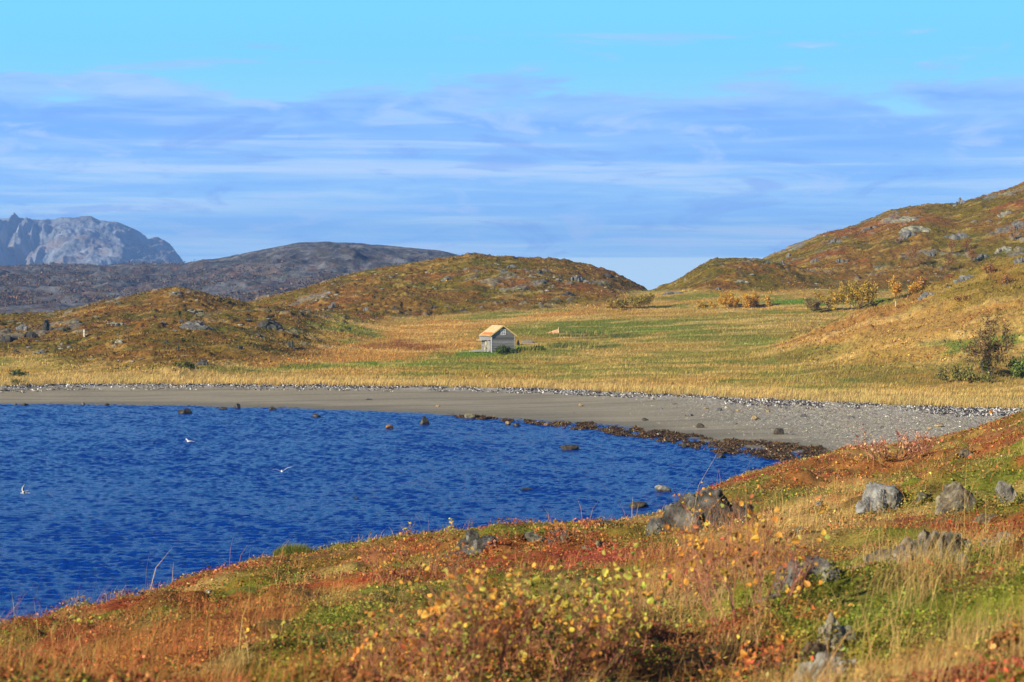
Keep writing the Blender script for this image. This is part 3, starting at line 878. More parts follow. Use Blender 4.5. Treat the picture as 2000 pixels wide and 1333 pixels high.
def shard_rock(name, pos, seed, W, Dp, H, n, tilt, c0, lich, lw, rz=0, smin=.12, smax=.26, sub=3):
    V, Fs = shards(seed, W, Dp, H, n, tilt, smin, smax, sub, pos)
    c = rock_col(V, seed, c0, lich, lw)
    o = mesh_np(name, V, Fs.ravel(), np.full(len(Fs), 3), c, M_rock, smooth_=True)
    try: o.data.set_sharp_from_angle(angle=R(26))
    except Exception: pass
    o.location = pos; o.rotation_euler = (0, 0, rz)
    return o

OUTC = []
def outcrop(px, py, wpx, hpx, lobes, label, seed, rz=0, strata=.0, tilt=0, c0=ROCK, lich=LICH, lw=.5, yoff=0, depth=.7, sub=4, rough=.14):
    x, y, z = hit_near(px, py)
    m = mpx(y); W = wpx * m; H = hpx * m * .8; z = z - .04 * H
    W = W * (1.25 if wpx < 150 else 1.0); lw = min(.85, lw + .25)
    lich = tuple(np.array(lich) * .72); c0 = tuple(np.array(c0) * .9)
    OUTC.append((x, y, W))
    n = 1 + int(wpx / 9) if wpx > 30 else 3
    n = min(n, 26)
    sm = (.09, .21) if wpx > 150 else (.12, .25) if wpx > 80 else (.2, .38)
    o = shard_rock('rock_outcrop', (x, y + yoff, z), seed, W, W * .45, H, n, (-.35 if tilt > 1 else .12), c0, lich, lw, rz, *sm, sub=4 if wpx > 40 else 3)
    tag(o, label, 'rock outcrop', 'rock outcrops in the near heath')
    return o

DARKR = (.085, .080, .066); TANR = (.20, .16, .105)
outcrop(1375, 1034, 225, 104, [(-.30, 0, .32, .20, .22, .55), (-.12, .05, .48, .22, .2, .52), (.08, .08, .5, .2, .2, .48), (.28, .1, .55, .2, .22, .58), (-.42, -.02, .05, .10, .12, .35), (.42, .12, .42, .12, .16, .52)],
        'largest grey rock outcrop, long and broken, at the brow above the sea', 11, .0, .10, .3, (.062, .060, .052), (.30, .30, .27), .35)
outcrop(925, 1072, 90, 42, [(-.25, 0, .3, .3, .25, .5), (.1, .04, .45, .32, .25, .55), (.38, .02, .15, .2, .2, .4)],
        'grey lumpy outcrop at the left brow above birch scrub, sea right behind it', 12, 0, .1, .5, DARKR, (.40, .39, .36), .6)
outcrop(1040, 1058, 44, 22, [(-.1, 0, .3, .4, .3, .6), (.3, 0, .15, .25, .2, .4)], 'small low grey rock right of the lumpy outcrop on the left brow', 13, 0, .1, .2, DARKR, LICH, .4, sub=4)
outcrop(1098, 1058, 46, 26, [(0, 0, .3, .45, .3, .6)], 'dark rock half hidden by rusty shrubs on the brow', 14, 0, .1, .2, (.12, .115, .11), LICH, .2, sub=4)
outcrop(1188, 1030, 40, 16, [(0, 0, .3, .45, .3, .6), (.3, 0, .1, .25, .3, .4)], 'flat grey rock on the brow left of the largest outcrop', 15, 0, .1, .2, DARKR, LICH, .5, sub=4)
outcrop(1172, 1068, 44, 14, [(0, 0, .2, .5, .3, .6)], 'pale flat rock in the heath below the brow', 16, .3, .1, .2, TANR, LICH, .5, sub=4)
outcrop(1720, 1000, 78, 62, [(-.05, 0, .62, .42, .3, .34), (.12, 0, .3, .35, .28, .4), (-.3, -.02, .2, .2, .2, .35), (.3, .05, .72, .22, .2, .22)],
        'grey layered outcrop with a flat slab on top, in the middle of the right slope', 17, 0, .14, .5, (.24, .24, .23), (.42, .41, .36), .5)
outcrop(1598, 1000, 24, 30, [(0, 0, .4, .4, .35, .55)], 'small grey stone left of the layered outcrop', 18, 0, .1, .2, (.26, .25, .24), LICH, .4, sub=4)
outcrop(1562, 1042, 26, 16, [(0, 0, .3, .45, .35, .6)], 'small dark stone in dry grass below the layered outcrop', 19, 0, .1, .2, DARKR, LICH, .3, sub=4)
outcrop(1875, 1004, 74, 78, [(-.1, 0, .45, .28, .3, .55), (.28, .03, .3, .3, .25, .4), (-.32, 0, .7, .18, .15, .4)], 'tan upright slab rock leaning on the upper right slope', 20, .2, .16, 1.2, TANR, (.48, .44, .32), .5)
outcrop(1928, 1020, 40, 22, [(0, 0, .3, .5, .35, .6)], 'tan low stone right of the leaning slab', 21, 0, .1, .5, TANR, LICH, .5, sub=4)
outcrop(1968, 988, 38, 62, [(0, 0, .42, .42, .35, .6)], 'narrow upright grey stone near the right edge', 22, 0, .14, 1.3, (.28, .26, .23), LICH, .5, sub=4)
outcrop(1800, 985, 22, 28, [(0, 0, .4, .45, .35, .6)], 'small dark pointed stone between the layered outcrop and the leaning slab', 23, 0, .1, .2, DARKR, LICH, .3, sub=4)
outcrop(1880, 895, 40, 24, [(0, 0, .3, .45, .35, .6)], 'pale weathered stone high on the right slope, nearest the beach', 24, .3, .12, .7, TANR, LICH, .6, sub=4)
outcrop(1815, 1098, 170, 78, [(-.3, 0, .35, .22, .25, .55), (.0, .03, .45, .24, .25, .6), (.28, .06, .6, .2, .22, .55), (-.45, -.05, .1, .16, .2, .3)], 'tan broken rock ledge cutting across the right slope', 25, .1, .16, 1.0, (.30, .26, .20), (.42, .38, .26), .5)
outcrop(1725, 1100, 80, 30, [(0, 0, .3, .45, .3, .55), (-.35, 0, .15, .22, .2, .4)], 'low brown rock left of the broken ledge', 26, .2, .12, .9, (.22, .18, .13), LICH, .4)
outcrop(1572, 1148, 110, 76, [(-.22, 0, .35, .3, .3, .5), (.12, .03, .42, .32, .3, .55), (.4, 0, .12, .16, .2, .35)], 'grey mottled outcrop right of the red birch bush', 27, 0, .12, .5, (.22, .21, .19), (.40, .37, .29), .6)
outcrop(1885, 1112, 22, 40, [(0, 0, .4, .45, .35, .6)], 'thin pale stone standing in grass below the broken ledge', 28, .3, .1, 1.2, (.34, .31, .27), LICH, .4, sub=4)
outcrop(1960, 1060, 60, 26, [(0, 0, .3, .5, .35, .6)], 'grey flat stone at the right edge above green heath', 29, 0, .12, .4, (.26, .25, .23), LICH, .4, sub=4)
outcrop(1620, 1276, 66, 92, [(0, 0, .38, .46, .4, .6)], 'pale rounded boulder in the lower right corner area, behind the mossy rock', 30, 0, .05, .4, (.50, .45, .34), LICH, .6, rough=.08)
outcrop(1592, 1306, 110, 60, [(0, 0, .3, .5, .4, .55), (.3, .05, .3, .25, .3, .6)], 'dark brown rock between the pale boulder and the pale slab', 31, 0, .08, .2, (.15, .10, .06), (.2, .16, .08), .4)
outcrop(1606, 1345, 150, 96, [(0, 0, .35, .5, .35, .6), (-.35, -.03, .2, .2, .3, .5)], 'pale grey slab with moss at the bottom edge right of the yellow bush', 32, .1, .1, .2, (.46, .44, .38), (.44, .42, .3), .6)
outcrop(1962, 1292, 44, 14, [(0, 0, .3, .5, .4, .6)], 'small pale flat stone among red leaves near the right edge', 33, 0, .1, .3, (.36, .34, .3), LICH, .5, sub=4)
outcrop(408, 1158, 16, 6, [(0, 0, .3, .5, .4, .6)], 'tiny white stone on the left slope above red heath', 34, 0, .05, .3, (.55, .54, .5), LICH, .2, sub=3)
outcrop(32, 1258, 9, 5, [(0, 0, .4, .5, .4, .6)], 'tiny white stone at the left edge of the near slope', 35, 0, .05, .3, (.6, .6, .58), LICH, .1, sub=3)

# ---- heath ground cover on the headland
def clear_of_rocks(x, y, f=.44):
    k = np.ones(len(x), bool)
    for (ox, oy, ow_) in OUTC:
        g_ = f * (1.5 if oy < 15 else 1.0)
        k &= ((x - ox) / (ow_ * g_)) ** 2 + ((y - oy + (.35 * ow_ if oy < 15 else 0)) / (ow_ * g_ * (1.1 if oy < 15 else .62))) ** 2 > 1
    return k
def sample_near(n, umax=.31):
    u = rng.uniform(-umax, umax, n)
    m = rng.random(n) * .92
    inv = rng.uniform(1 / 98., 1 / 6.5, n)
    Y = np.where(m < .55, 1 / inv, np.exp(rng.uniform(math.log(9), math.log(98), n)))
    x = u * Y
    k = lut(headw_t, u, Y) > .6
    # nothing much is needed behind the brow
    k &= Y < np.interp(u, ut, Ys_t) + 6
    return x[k], Y[k]

n = 1000000
x, y = sample_near(n); z = ground(x, y)
px, py = proj(x, y, z)
cl = fbm(x / .28, y / .28, 2, 331)
g = grassiness(px, py, x, y)
k = clear_of_rocks(x, y) & (rng.random(len(x)) > g * .75) & (cl > .30 + .15 * rng.random(len(x)))
x, y, z, cl, g = x[k], y[k], z[k], cl[k], g[k]
sz = np.maximum(.020, .00095 * y) * np.exp(rng.normal(0, .3, len(x)))
hgt = (cl - .36) * .22 * rng.random(len(x)) ** .6 + .005
P = np.stack([x, y, z + hgt], 1)
base = heath_color(x, y, z)
cc = cvar(base * 1.25, len(x), .42, .14)
ac = rng.random(len(x)); an = fbm(x / .8, y / .8, 3, 341)
cc = np.where((ac < .015 + .42 * ss(.52, .62, an))[:, None] , cvar(np.tile([.46, .07, .035], (len(x), 1)), len(x), .3, .15) * .6 + cc * .4, cc)
cc = np.where((ac > .955)[:, None], cvar(np.tile([.42, .24, .04], (len(x), 1)), len(x), .3, .1), cc)
cc = np.where(((ac > .95 - .32 * ss(.5, .6, fbm(x / 1.1, y / 1.1, 3, 343))) & (ac < .955))[:, None], cvar(np.tile([.15, .19, .018], (len(x), 1)), len(x), .3, .1), cc)
v, f, lt, c = quads_leaf(P, sz, rand_normals(len(x), .9, .75), cc)
tag(mesh_np('ground_cover', v, f, lt, c, M_leaf), 'low heath of green, red and orange leaves covering the near slope', 'heath', kind='stuff')
print('cover', len(x), time.time() - T0)

# ---- grass on the headland
x, y = sample_near(420000); z = ground(x, y)
px, py = proj(x, y, z); g = grassiness(px, py, x, y)
tuft = fbm(x / .35, y / .35, 2, 351)
k = clear_of_rocks(x, y, .40) & (rng.random(len(x)) < (g * .55 * ss(.40, .62, tuft) + .012))
x, y, z, px, py, tuft = x[k], y[k], z[k], px[k], py[k], tuft[k]
n = len(x)
sil = np.interp(x / y, ut, Ys_t)
hh = rng.uniform(.07, .20, n) * (.5 + .9 * tuft)
hh = np.where(rng.random(n) < .05, hh * 2.8, hh)
rp = np.maximum(patch(px, py, 1480, 1060, 260, 60, 22), np.maximum(patch(px, py, 1300, 1150, 120, 70), patch(px, py, 1860, 1150, 230, 90, 10)))
hh = hh * (1 + rp * (.6 + 1.0 * (rng.random(n) < .12)))
lean = np.stack([rng.normal(.18, .35, n), rng.normal(0, .35, n), np.zeros(n)], 1)
ww = np.maximum(.0035, .00022 * y) * rng.uniform(.7, 1.3, n)
gc = np.tile([.50, .33, .12], (n, 1))
rn = fbm(x / 2.5, y / 2.5, 3, 353)
gc = mixc(gc, (.45, .17, .045), ss(.45, .6, rn) * .9)
gc = mixc(gc, (.42, .14, .04), patch(px, py, 360, 1240, 260, 70, 10) * .9)
gc = mixc(gc, (.58, .42, .16), patch(px, py, 430, 1300, 110, 20, 14))
gc = mixc(gc, (.28, .27, .05), (rng.random(n) < .2) * .7)
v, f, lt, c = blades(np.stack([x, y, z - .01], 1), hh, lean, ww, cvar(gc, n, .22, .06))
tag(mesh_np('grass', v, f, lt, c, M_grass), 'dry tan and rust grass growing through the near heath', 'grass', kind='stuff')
print('grass', n, time.time() - T0)

# heath and grass grown round the feet of the outcrops
xs, ys, hs_ = [], [], []
for (ox, oy, ow_) in OUTC:
    k_ = int(500 + 900 * ow_)
    a = rng.uniform(0, 6.28, k_); rr = rng.uniform(.30, .68, k_)
    xs.append(ox + np.cos(a) * rr * ow_); ys.append(oy + np.sin(a) * rr * ow_ * .6 - ow_ * .05)
x = np.concatenate(xs); y = np.concatenate(ys); z = ground(x, y); n = len(x)
cl = fbm(x / .2, y / .2, 2, 333)
sz = np.maximum(.02, .00095 * y) * np.exp(rng.normal(0, .3, n))
cc = cvar(heath_color(x, y, z) * 1.2, n, .4, .12)
v, f, lt, c = quads_leaf(np.stack([x, y, z + (cl - .3) * .45 * rng.random(n)], 1), sz, rand_normals(n, .7, .8), cc)
tag(mesh_np('ground_cover', v, f, lt, c, M_leaf), 'heath grown up round the feet of the near rock outcrops', 'heath', kind='stuff')

# water rocks
def wrock(px, py, wpx, hpx, label, seed, c0=(.045, .037, .025), lich=(.12, .09, .04), lw=.5, shape=1.0, grp='dark rocks standing in the bay'):
    x, y, z = on_water(px, py)
    m = mpx(y); W = wpx * m * .5; H = hpx * m
    o = rock('sea_rock', (x, y, 0), [(0, 0, H * .18, W, W * .8, H * .86), (W * .45 * shape, W * .1, H * .05, W * .5, W * .5, H * .5)], 0, c0, lich, lw, M_wetrock, seed, 4, .12, 0, 0, 12, wetline=H * .2)
    tag(o, label, 'rock', grp)
W_ = [(362, 808, 30, 13, 'widest dark wedge-shaped rock in the far left of the bay'), (434, 800, 20, 5, 'flat dark rock between the wedge rock and the round one'), (464, 798, 13, 10, 'round dark rock touching the far waterline'),
      (533, 801, 16, 8, 'dark rock with a pale face at the far waterline'), (619, 815, 18, 7, 'low dark round rock alone left of the orange stone'), (828, 829, 20, 15, 'tall pointed dark rock in front of the beach centre'),
      (48, 792, 18, 5, 'low dark rock at the far left waterline'), (30, 791, 12, 4, 'smallest flat rock at the far left waterline'), (162, 791, 9, 6, 'small dark stone at the left waterline'), (208, 792, 14, 4, 'low dark stone right of the small one on the left waterline'),
      (1112, 879, 40, 12, 'long low dark rock in the middle of the bay'), (1408, 895, 22, 9, 'dark rock with a pale top near the seaweed'), (1250, 991, 44, 11, 'black jagged rock close to the near shore'), (1030, 958, 30, 5, 'barely awash dark rock in open water'),
      (1336, 874, 13, 7, 'small brown rock just off the seaweed'), (695, 973, 10, 3, 'tiny awash rock left of the others in open water'), (1010, 833, 16, 7, 'small dark rock off the end of the sand'), (985, 821, 20, 5, 'flat dark rock by the weed at the end of the sand')]
for i, (a, b, c_, d, l) in enumerate(W_):
    wrock(a, b, c_, d, l, 200 + i * 11, lw=.3 + .3 * (i % 3 == 0))
wrock(1296, 960, 34, 15, 'pale topped grey rock in the water left of the largest outcrop', 431, (.22, .21, .17), (.42, .4, .3), .8)
wrock(760, 837, 18, 7, 'orange brown stone in the water left of the tall pointed rock', 433, (.26, .12, .03), (.35, .17, .05), .5)
wrock(918, 818, 24, 13, 'mottled olive boulder on the waterline left of the seaweed', 435, (.16, .14, .08), (.3, .27, .16), .7)
wrock(992, 830, 13, 7, 'pale tan small stone beside the small dark rock', 437, (.33, .24, .12), (.4, .3, .2), .5)
wrock(1068, 832, 14, 6, 'orange stone just left of the seaweed band', 439, (.28, .13, .04), (.3, .2, .1), .4)

# stones on the beach
B_ = [(1135, 794, 11, 5, 1, 'pale yellow stone on the bare sand'), (855, 795, 9, 4, 1, 'light stone on the sand near the centre'), (720, 781, 18, 3, 0, 'flat dark driftwood-like stone on the sand'), (1475, 820, 18, 9, 1, 'tan boulder in the middle of the right beach'), (1520, 849, 24, 13, 2, 'darkest boulder at the top of the seaweed'),
      (1545, 849, 12, 7, 0, 'dark small stone beside the darkest boulder'), (1405, 803, 14, 7, 0, 'grey stone in the row above the tan boulder'), (1568, 815, 14, 8, 0, 'grey pointed stone on the upper right beach'), (1660, 818, 20, 7, 0, 'grey slab stone on the shingle'), (1368, 836, 18, 9, 2, 'dark round rock on the seaweed edge'),
      (1345, 813, 26, 5, 0, 'long low grey stone on the sand'), (1500, 806, 10, 6, 1, 'small tan stone below the wrack line'), (1380, 799, 12, 4, 1, 'brown small stone in the upper row'), (1260, 822, 16, 6, 2, 'dark flat stone above the seaweed band'), (1435, 829, 12, 4, 0, 'grey small stone left of the dark ones'),
      (1600, 832, 14, 5, 0, 'grey flat stone near the shingle'), (1290, 799, 9, 3, 0, 'small grey pebble stone left end of the row'), (1835, 834, 22, 6, 1, 'brown slab at the right end of the shingle'), (1815, 838, 12, 5, 1, 'tan stone beside the brown slab'), (1935, 808, 9, 8, 3, 'orange object in the wrack at the far right'),
      (1318, 790, 14, 3, 0, 'thin grey stone under the shingle edge'), (1120, 868 - 60, 5, 2, 0, 'tiny dark stone on the sand'), (1440, 803, 9, 4, 1, 'small brown stone right of the grey row stone'), (1460, 815, 8, 3, 0, 'tiny grey stone above the tan boulder'), (1540, 800, 8, 3, 0, 'tiny grey stone near the wrack')]
PC = [((.16, .155, .15), (.3, .29, .27)), ((.38, .27, .13), (.45, .36, .22)), ((.06, .05, .04), (.12, .1, .07)), ((.6, .25, .04), (.6, .3, .05))]
for i, (a, b, c_, d, k, l) in enumerate(B_):
    x, y, z = hit(a, b, 100)
    m = mpx(y); W = c_ * m * .5; H = d * m
    o = rock('beach_stone', (x, y, z), [(0, 0, H * .3, W, W * .7, H * .72)], 0, PC[k][0], PC[k][1], .5, M_rock, 500 + i * 3, 3, .12)
    tag(o, l, 'stone', 'single stones lying on the beach')

# the rocky left end of the beach
for i, (a, b, c_, d, l) in enumerate([(45, 757, 26, 6, 'flat grey rock at the left end of the beach top'), (8, 764, 24, 6, 'low dark rock at the left frame edge on the beach'), (12, 756, 14, 4, 'small rock at the left end under the grass')]):
    x, y, z = hit(a, b, 100); m = mpx(y); W = c_ * m * .5; H = d * m
    tag(rock('beach_stone', (x, y, z), [(0, 0, H * .3, W, W * .7, H * .7)], 0, (.14, .13, .11), (.3, .28, .2), .5, M_rock, 590 + i, 3), l, 'stone', 'rocks at the left end of the beach')

# outcrops on the hills
HR = [ # px, py, w, h, shade, label
 (385, 642, 70, 13, 0, 'long grey crag band across the left shoulder'), (525, 640, 64, 16, 2, 'dark crag with red plants at the right end of the left shoulder'), (398, 712, 26, 13, 2, 'dark boulder with a grey face just above the beach grass'), (235, 636, 46, 9, 1, 'pale flat rock beside the white marker post'),
 (230, 672, 28, 8, 1, 'grey flat rock low on the left shoulder'), (348, 683, 12, 11, 2, 'small dark pointed rock mid shoulder'), (325, 670, 10, 8, 2, 'small dark rock left of the pointed one'), (470, 682, 20, 8, 2, 'dark rock below the crag with red plants'), (568, 680, 16, 20, 2, 'black cleft rock at the meadow edge'),
 (505, 657, 26, 7, 2, 'dark ledge under the crag with red plants'), (385, 612, 50, 6, 1, 'pale lichen ledge high on the left shoulder'), (60, 660, 36, 14, 2, 'grey cliff block in the left corner crags'), (15, 668, 40, 16, 2, 'darkest cliff at the left frame edge'), (90, 645, 30, 22, 2, 'bushy dark crag in the left corner'),
 (45, 645, 34, 14, 0, 'rounded grey crag in the left corner'), (30, 688, 16, 7, 2, 'small dark boulder under the left corner crags'), (78, 690, 34, 6, 0, 'grey slab under the left corner crags'), (470, 552 + 105, 1, 1, 2, None),
 (870, 548, 22, 7, 0, 'grey slab high on the middle hill'), (1002, 523, 26, 6, 0, 'grey ledge near the top of the middle hill'), (1130, 548, 36, 12, 0, 'largest crag on the right flank of the middle hill'), (1110, 577, 26, 8, 2, 'dark crag low on the right flank of the middle hill'), (1055, 533, 22, 6, 2, 'dark ledge right of the hilltop'),
 (1185, 540, 34, 9, 2, 'crag close to the right end of the middle hill'), (1170, 557, 28, 7, 2, 'dark rocks under the crag at the hill end'), (770, 603, 12, 7, 2, 'dark boulder low on the middle hill'), (845, 603, 16, 7, 2, 'dark rock right of the low boulder'), (715, 607, 12, 9, 0, 'grey boulder left on the foot of the middle hill'), (650, 601, 20, 12, 0, 'grey crag at the left foot of the middle hill'), (905, 608, 18, 6, 2, 'dark rock above the hut roof'),
 (1875, 398, 22, 14, 0, 'knob of rock on the skyline of the right hill'), (1770, 465, 44, 12, 0, 'largest grey crag in the middle of the right hill'), (1790, 452, 70, 10, 1, 'pale lichen slabs above the largest crag'), (1870, 468, 50, 12, 0, 'dark mossy crag above the orange birches'), (1632, 473, 24, 11, 0, 'grey block left on the right hill'),
 (1592, 512, 20, 9, 0, 'grey rock pair low left on the right hill'), (1645, 512, 26, 9, 0, 'row of grey rocks low on the right hill'), (1540, 502, 12, 9, 0, 'small grey rock near the saddle'), (1530, 515, 14, 8, 0, 'grey rock below the small one near the saddle'), (1820, 500, 16, 9, 0, 'grey rock left of the orange birches'), (1965, 420, 30, 9, 1, 'pale slab high near the right frame edge'),
 (1985, 450, 24, 14, 0, 'dark crag at the right frame edge'), (1915, 505, 30, 12, 0, 'crag right of the orange birches'), (1960, 490, 36, 10, 1, 'pale slabs above the near spur'), (1810, 580, 34, 10, 0, 'grey slab rocks where the spur meets the yellow bush'), (1885, 548, 40, 12, 0, 'tilted grey slabs on the skyline of the near spur'), (1850, 562, 20, 7, 2, 'dark rock on the near spur left of the tilted slabs'),
 (1450, 552, 34, 5, 1, 'pale slab on the small round hill'), (1405, 566, 16, 6, 0, 'grey rock low on the small round hill'), (1310, 575, 40, 7, 0, 'rocks at the left foot of the small round hill'), (1990, 513, 26, 12, 0, 'grey rock on the spur at the right frame edge'), (1770, 402 + 30, 60, 8, 1, 'pale lichen patch rocks under the right skyline'), (1700, 448, 40, 6, 0, 'grey ledge just under the right skyline')]
SH = [((.15, .15, .145), (.30, .29, .23)), ((.25, .24, .17), (.38, .36, .24)), ((.05, .05, .045), (.13, .13, .11))]
for i, (a, b, c_, d, k, l) in enumerate(HR):
    if l is None: continue
    x, y, z = hit(a, b, 150)
    m = mpx(y); W = c_ * m * .5; H = d * m
    o = shard_rock('hill_rock', (x, y, z), 700 + i * 5, W * 2, W * .9, H * .85, 4 + int(c_ / 4), .1, SH[k][0], SH[k][1], .55, 0, .10, .24, 2)
    tag(o, l, 'rock', 'rocks standing out of the hills')
print('rocks', time.time() - T0)

# scattered small rocks on hills (uncountable)
v0, f0 = ICO[2]
def scatter_rocks(name, P, S, colr, mat, label, cat, flat=.5, seed=5):
    r = np.random.default_rng(seed); n = len(P)
    protos = []
    for k in range(6):
        pv, _ = rock_part(900 + k, (1, 1, 1), 2, 8, .15); protos.append(pv)
    pr = np.array(protos)[r.integers(0, 6, n)]             # n, nv, 3
    a = r.uniform(0, 6.28, n); ca, sa = np.cos(a), np.sin(a)
    sc = np.stack([S * r.uniform(.8, 1.5, n), S * r.uniform(.6, 1.1, n), S * flat * r.uniform(.6, 1.3, n)], 1)
    pr = pr * sc[:, None]
    X = pr[..., 0] * ca[:, None] - pr[..., 1] * sa[:, None]; Yy = pr[..., 0] * sa[:, None] + pr[..., 1] * ca[:, None]
    V = np.stack([X, Yy, pr[..., 2]], -1) + P[:, None]
    nv = pr.shape[1]
    Fc = (f0[None] + (np.arange(n) * nv)[:, None, None]).reshape(-1)
    c = np.repeat(colr, nv, 0)
    return tag(mesh_np(name, V.reshape(-1, 3), Fc, np.full(n * len(f0), 3), c, mat), label, cat, kind='stuff')
n = 30000
u = rng.uniform(-.29, .29, n); y = rng.uniform(255, 600, n); x = u * y
ow = owner(u, y); hw = lut(hillw_t, u, y)
dn = fbm(x / 20, y / 20, 3, 135) + .05 * (ow == 5) - .25 * (ow == 6)
k = (hw > .6) & (rng.random(n) < .22 * ss(.44, .62, dn) * np.where(rockmask(x, y) > .3, 1.0, .35))
x, y = x[k], y[k]; z = ground(x, y); n = len(x)
S = np.minimum(np.exp(rng.normal(math.log(.30), .45, n)), .62)
cc = cvar(np.tile([.22, .21, .19], (n, 1)), n, .3, .04)
cc = np.where((rng.random(n) < .35)[:, None], cvar(np.tile([.28, .27, .18], (n, 1)), n, .2, .04), cc)
scatter_rocks('scattered_rocks', np.stack([x, y, z], 1), S, cc, M_rock, 'small pale rocks strewn through the heather of the hills', 'rocks', .45)
print('scatter', n, time.time() - T0)

# pebbles / shingle on the beach, wrack line, kelp
n = 60000
px = 1150 + 870 * rng.random(n) ** .8; u, _ = ray(px, 800)
t = rng.random(n) ** .6
y = Dw_of(u) + (Dg_of(u) - Dw_of(u)) * (.05 + .97 * t); y = y + (rng.random(n) - .5)
k = (rng.random(n) < np.clip(ss(1150, 1700, px) * t * 1.2 + ss(1550, 1800, px) * .8, 0, 1)) & (lut(headw_t, u, y) < .5)
k |= (t > .9) & (rng.random(n) < .6)
u, y = u[k], y[k]; x = u * y; z = ground(x, y); n = len(x)
S = np.exp(rng.normal(math.log(.045), .45, n))
cc = cvar(np.tile([.27, .245, .195], (n, 1)), n, .4, .06)
scatter_rocks('pebbles', np.stack([x, y, z], 1), S, cc, M_rock, 'grey and white shingle covering the right half of the beach', 'pebbles', .5)

n = 48000
u = rng.uniform(-.29, .29, n); 
dg = Dg_of(u); dw = Dw_of(u)
lane = rng.random(n)
off = np.where(lane < .5, -.8, np.where(lane < .8, -2.6, -4.6)) + rng.normal(0, .35, n) + (fbm(u * 260, u * 0 + 3, 3, 811) - .5) * 3
y = dg + off * (1 + .8 * ss(.05, .2, u)); x = u * y
k = rng.random(n) < ss(.40, .56, fbm(x / 3.0, lane * 3 // 1, 3, 813)) * np.where(lane < .5, .9, .7 * ss(-.1, .15, u) + .25)
x, y = x[k], y[k]; n = len(x); z = ground(x, y)
wh = rng.random(n) < .42
cc = np.where(wh[:, None], cvar(np.tile([.60, .59, .56], (n, 1)), n, .15, .02), cvar(np.tile([.045, .03, .02], (n, 1)), n, .3, .1))
sz = rng.uniform(.10, .32, n)
v, f, lt, c = quads_leaf(np.stack([x, y, z + rng.uniform(.01, .12, n)], 1), sz, rand_normals(n, .9, .5), cc, .6)
tag(mesh_np('wrack', v, f, lt, c, M_weed), 'line of dark dried seaweed and white debris along the top of the beach', 'wrack', kind='stuff')

# kelp band at the waterline
n = 60000
px = rng.uniform(880, 1640, n); 
wd = np.interp(px, [880, 1000, 1100, 1300, 1500, 1560, 1640], [3, 5, 11, 20, 32, 36, 26])      # band height in photo pixels
yl = np.interp(px, *curve(WATERY)) + np.interp(px, [880, 1100, 1300, 1600], [0, 2, 6, 2])
py = yl - wd * .2 + (rng.random(n) - .35) * wd + (fbm(px / 40, px * 0, 3, 821) - .5) * 10
k = (fbm(px / 26, py / 5, 3, 823) > np.interp(px, [880, 1100, 1300, 1600], [.56, .50, .44, .42])) | (rng.random(n) < .02)
px, py = px[k], py[k]
u, e = ray(px, py)
y = (0.12 - CZ) / e; x = u * y
z = np.maximum(ground(x, y), -.02) + .03
hs = fbm(x / 1.2, y / 1.2, 2, 825)
z = z + ss(.45, .65, hs) * .22 * rng.random(len(x))
n = len(x)
cc = cvar(np.tile([.075, .042, .014], (n, 1)), n, .4, .15)
cc = np.where((rng.random(n) < .15)[:, None], cvar(np.tile([.2, .12, .03], (n, 1)), n, .3, .1), cc)
v, f, lt, c = quads_leaf(np.stack([x, y, z], 1), rng.uniform(.09, .30, n), rand_normals(n, .9, .6), cc, .5)
tag(mesh_np('seaweed', v, f, lt, c, M_weed), 'brown black seaweed heaped along the waterline of the right beach', 'seaweed', kind='stuff')
print('beach', time.time() - T0)

# ------------------------------------------------------------------ shrubs and trees
def tubes(segs, colr, sides=4):
    """segs: (n, 8) x0 y0 z0 r0 x1 y1 z1 r1"""
    s = np.asarray(segs, float); n = len(s)
    a = s[:, :3]; b = s[:, 4:7]; d = b - a; L = np.linalg.norm(d, axis=1)[:, None] + 1e-9; d /= L
    ref = np.where(np.abs(d[:, 2:3]) < .9, np.array([[0, 0, 1.]]), np.array([[1., 0, 0]]))
    p = np.cross(d, ref); p /= np.linalg.norm(p, axis=1)[:, None]; q = np.cross(d, p)
    V = []
    for k in range(sides):
        an = 2 * math.pi * k / sides
        V.append(a + (p * math.cos(an) + q * math.sin(an)) * s[:, 3:4])
    for k in range(sides):
        an = 2 * math.pi * k / sides
        V.append(b + (p * math.cos(an) + q * math.sin(an)) * s[:, 7:8])
    V = np.stack(V, 1)
    base = (np.arange(n) * 2 * sides)[:, None]
    fs = []
    for k in range(sides):
        k2 = (k + 1) % sides
        fs.append(np.concatenate([base + k, base + k2, base + sides + k2, base + sides + k], 1))
    Fc = np.stack(fs, 1).reshape(-1)
    return V.reshape(-1, 3), Fc, np.full(n * sides, 4), np.repeat(colr, 2 * sides, 0)

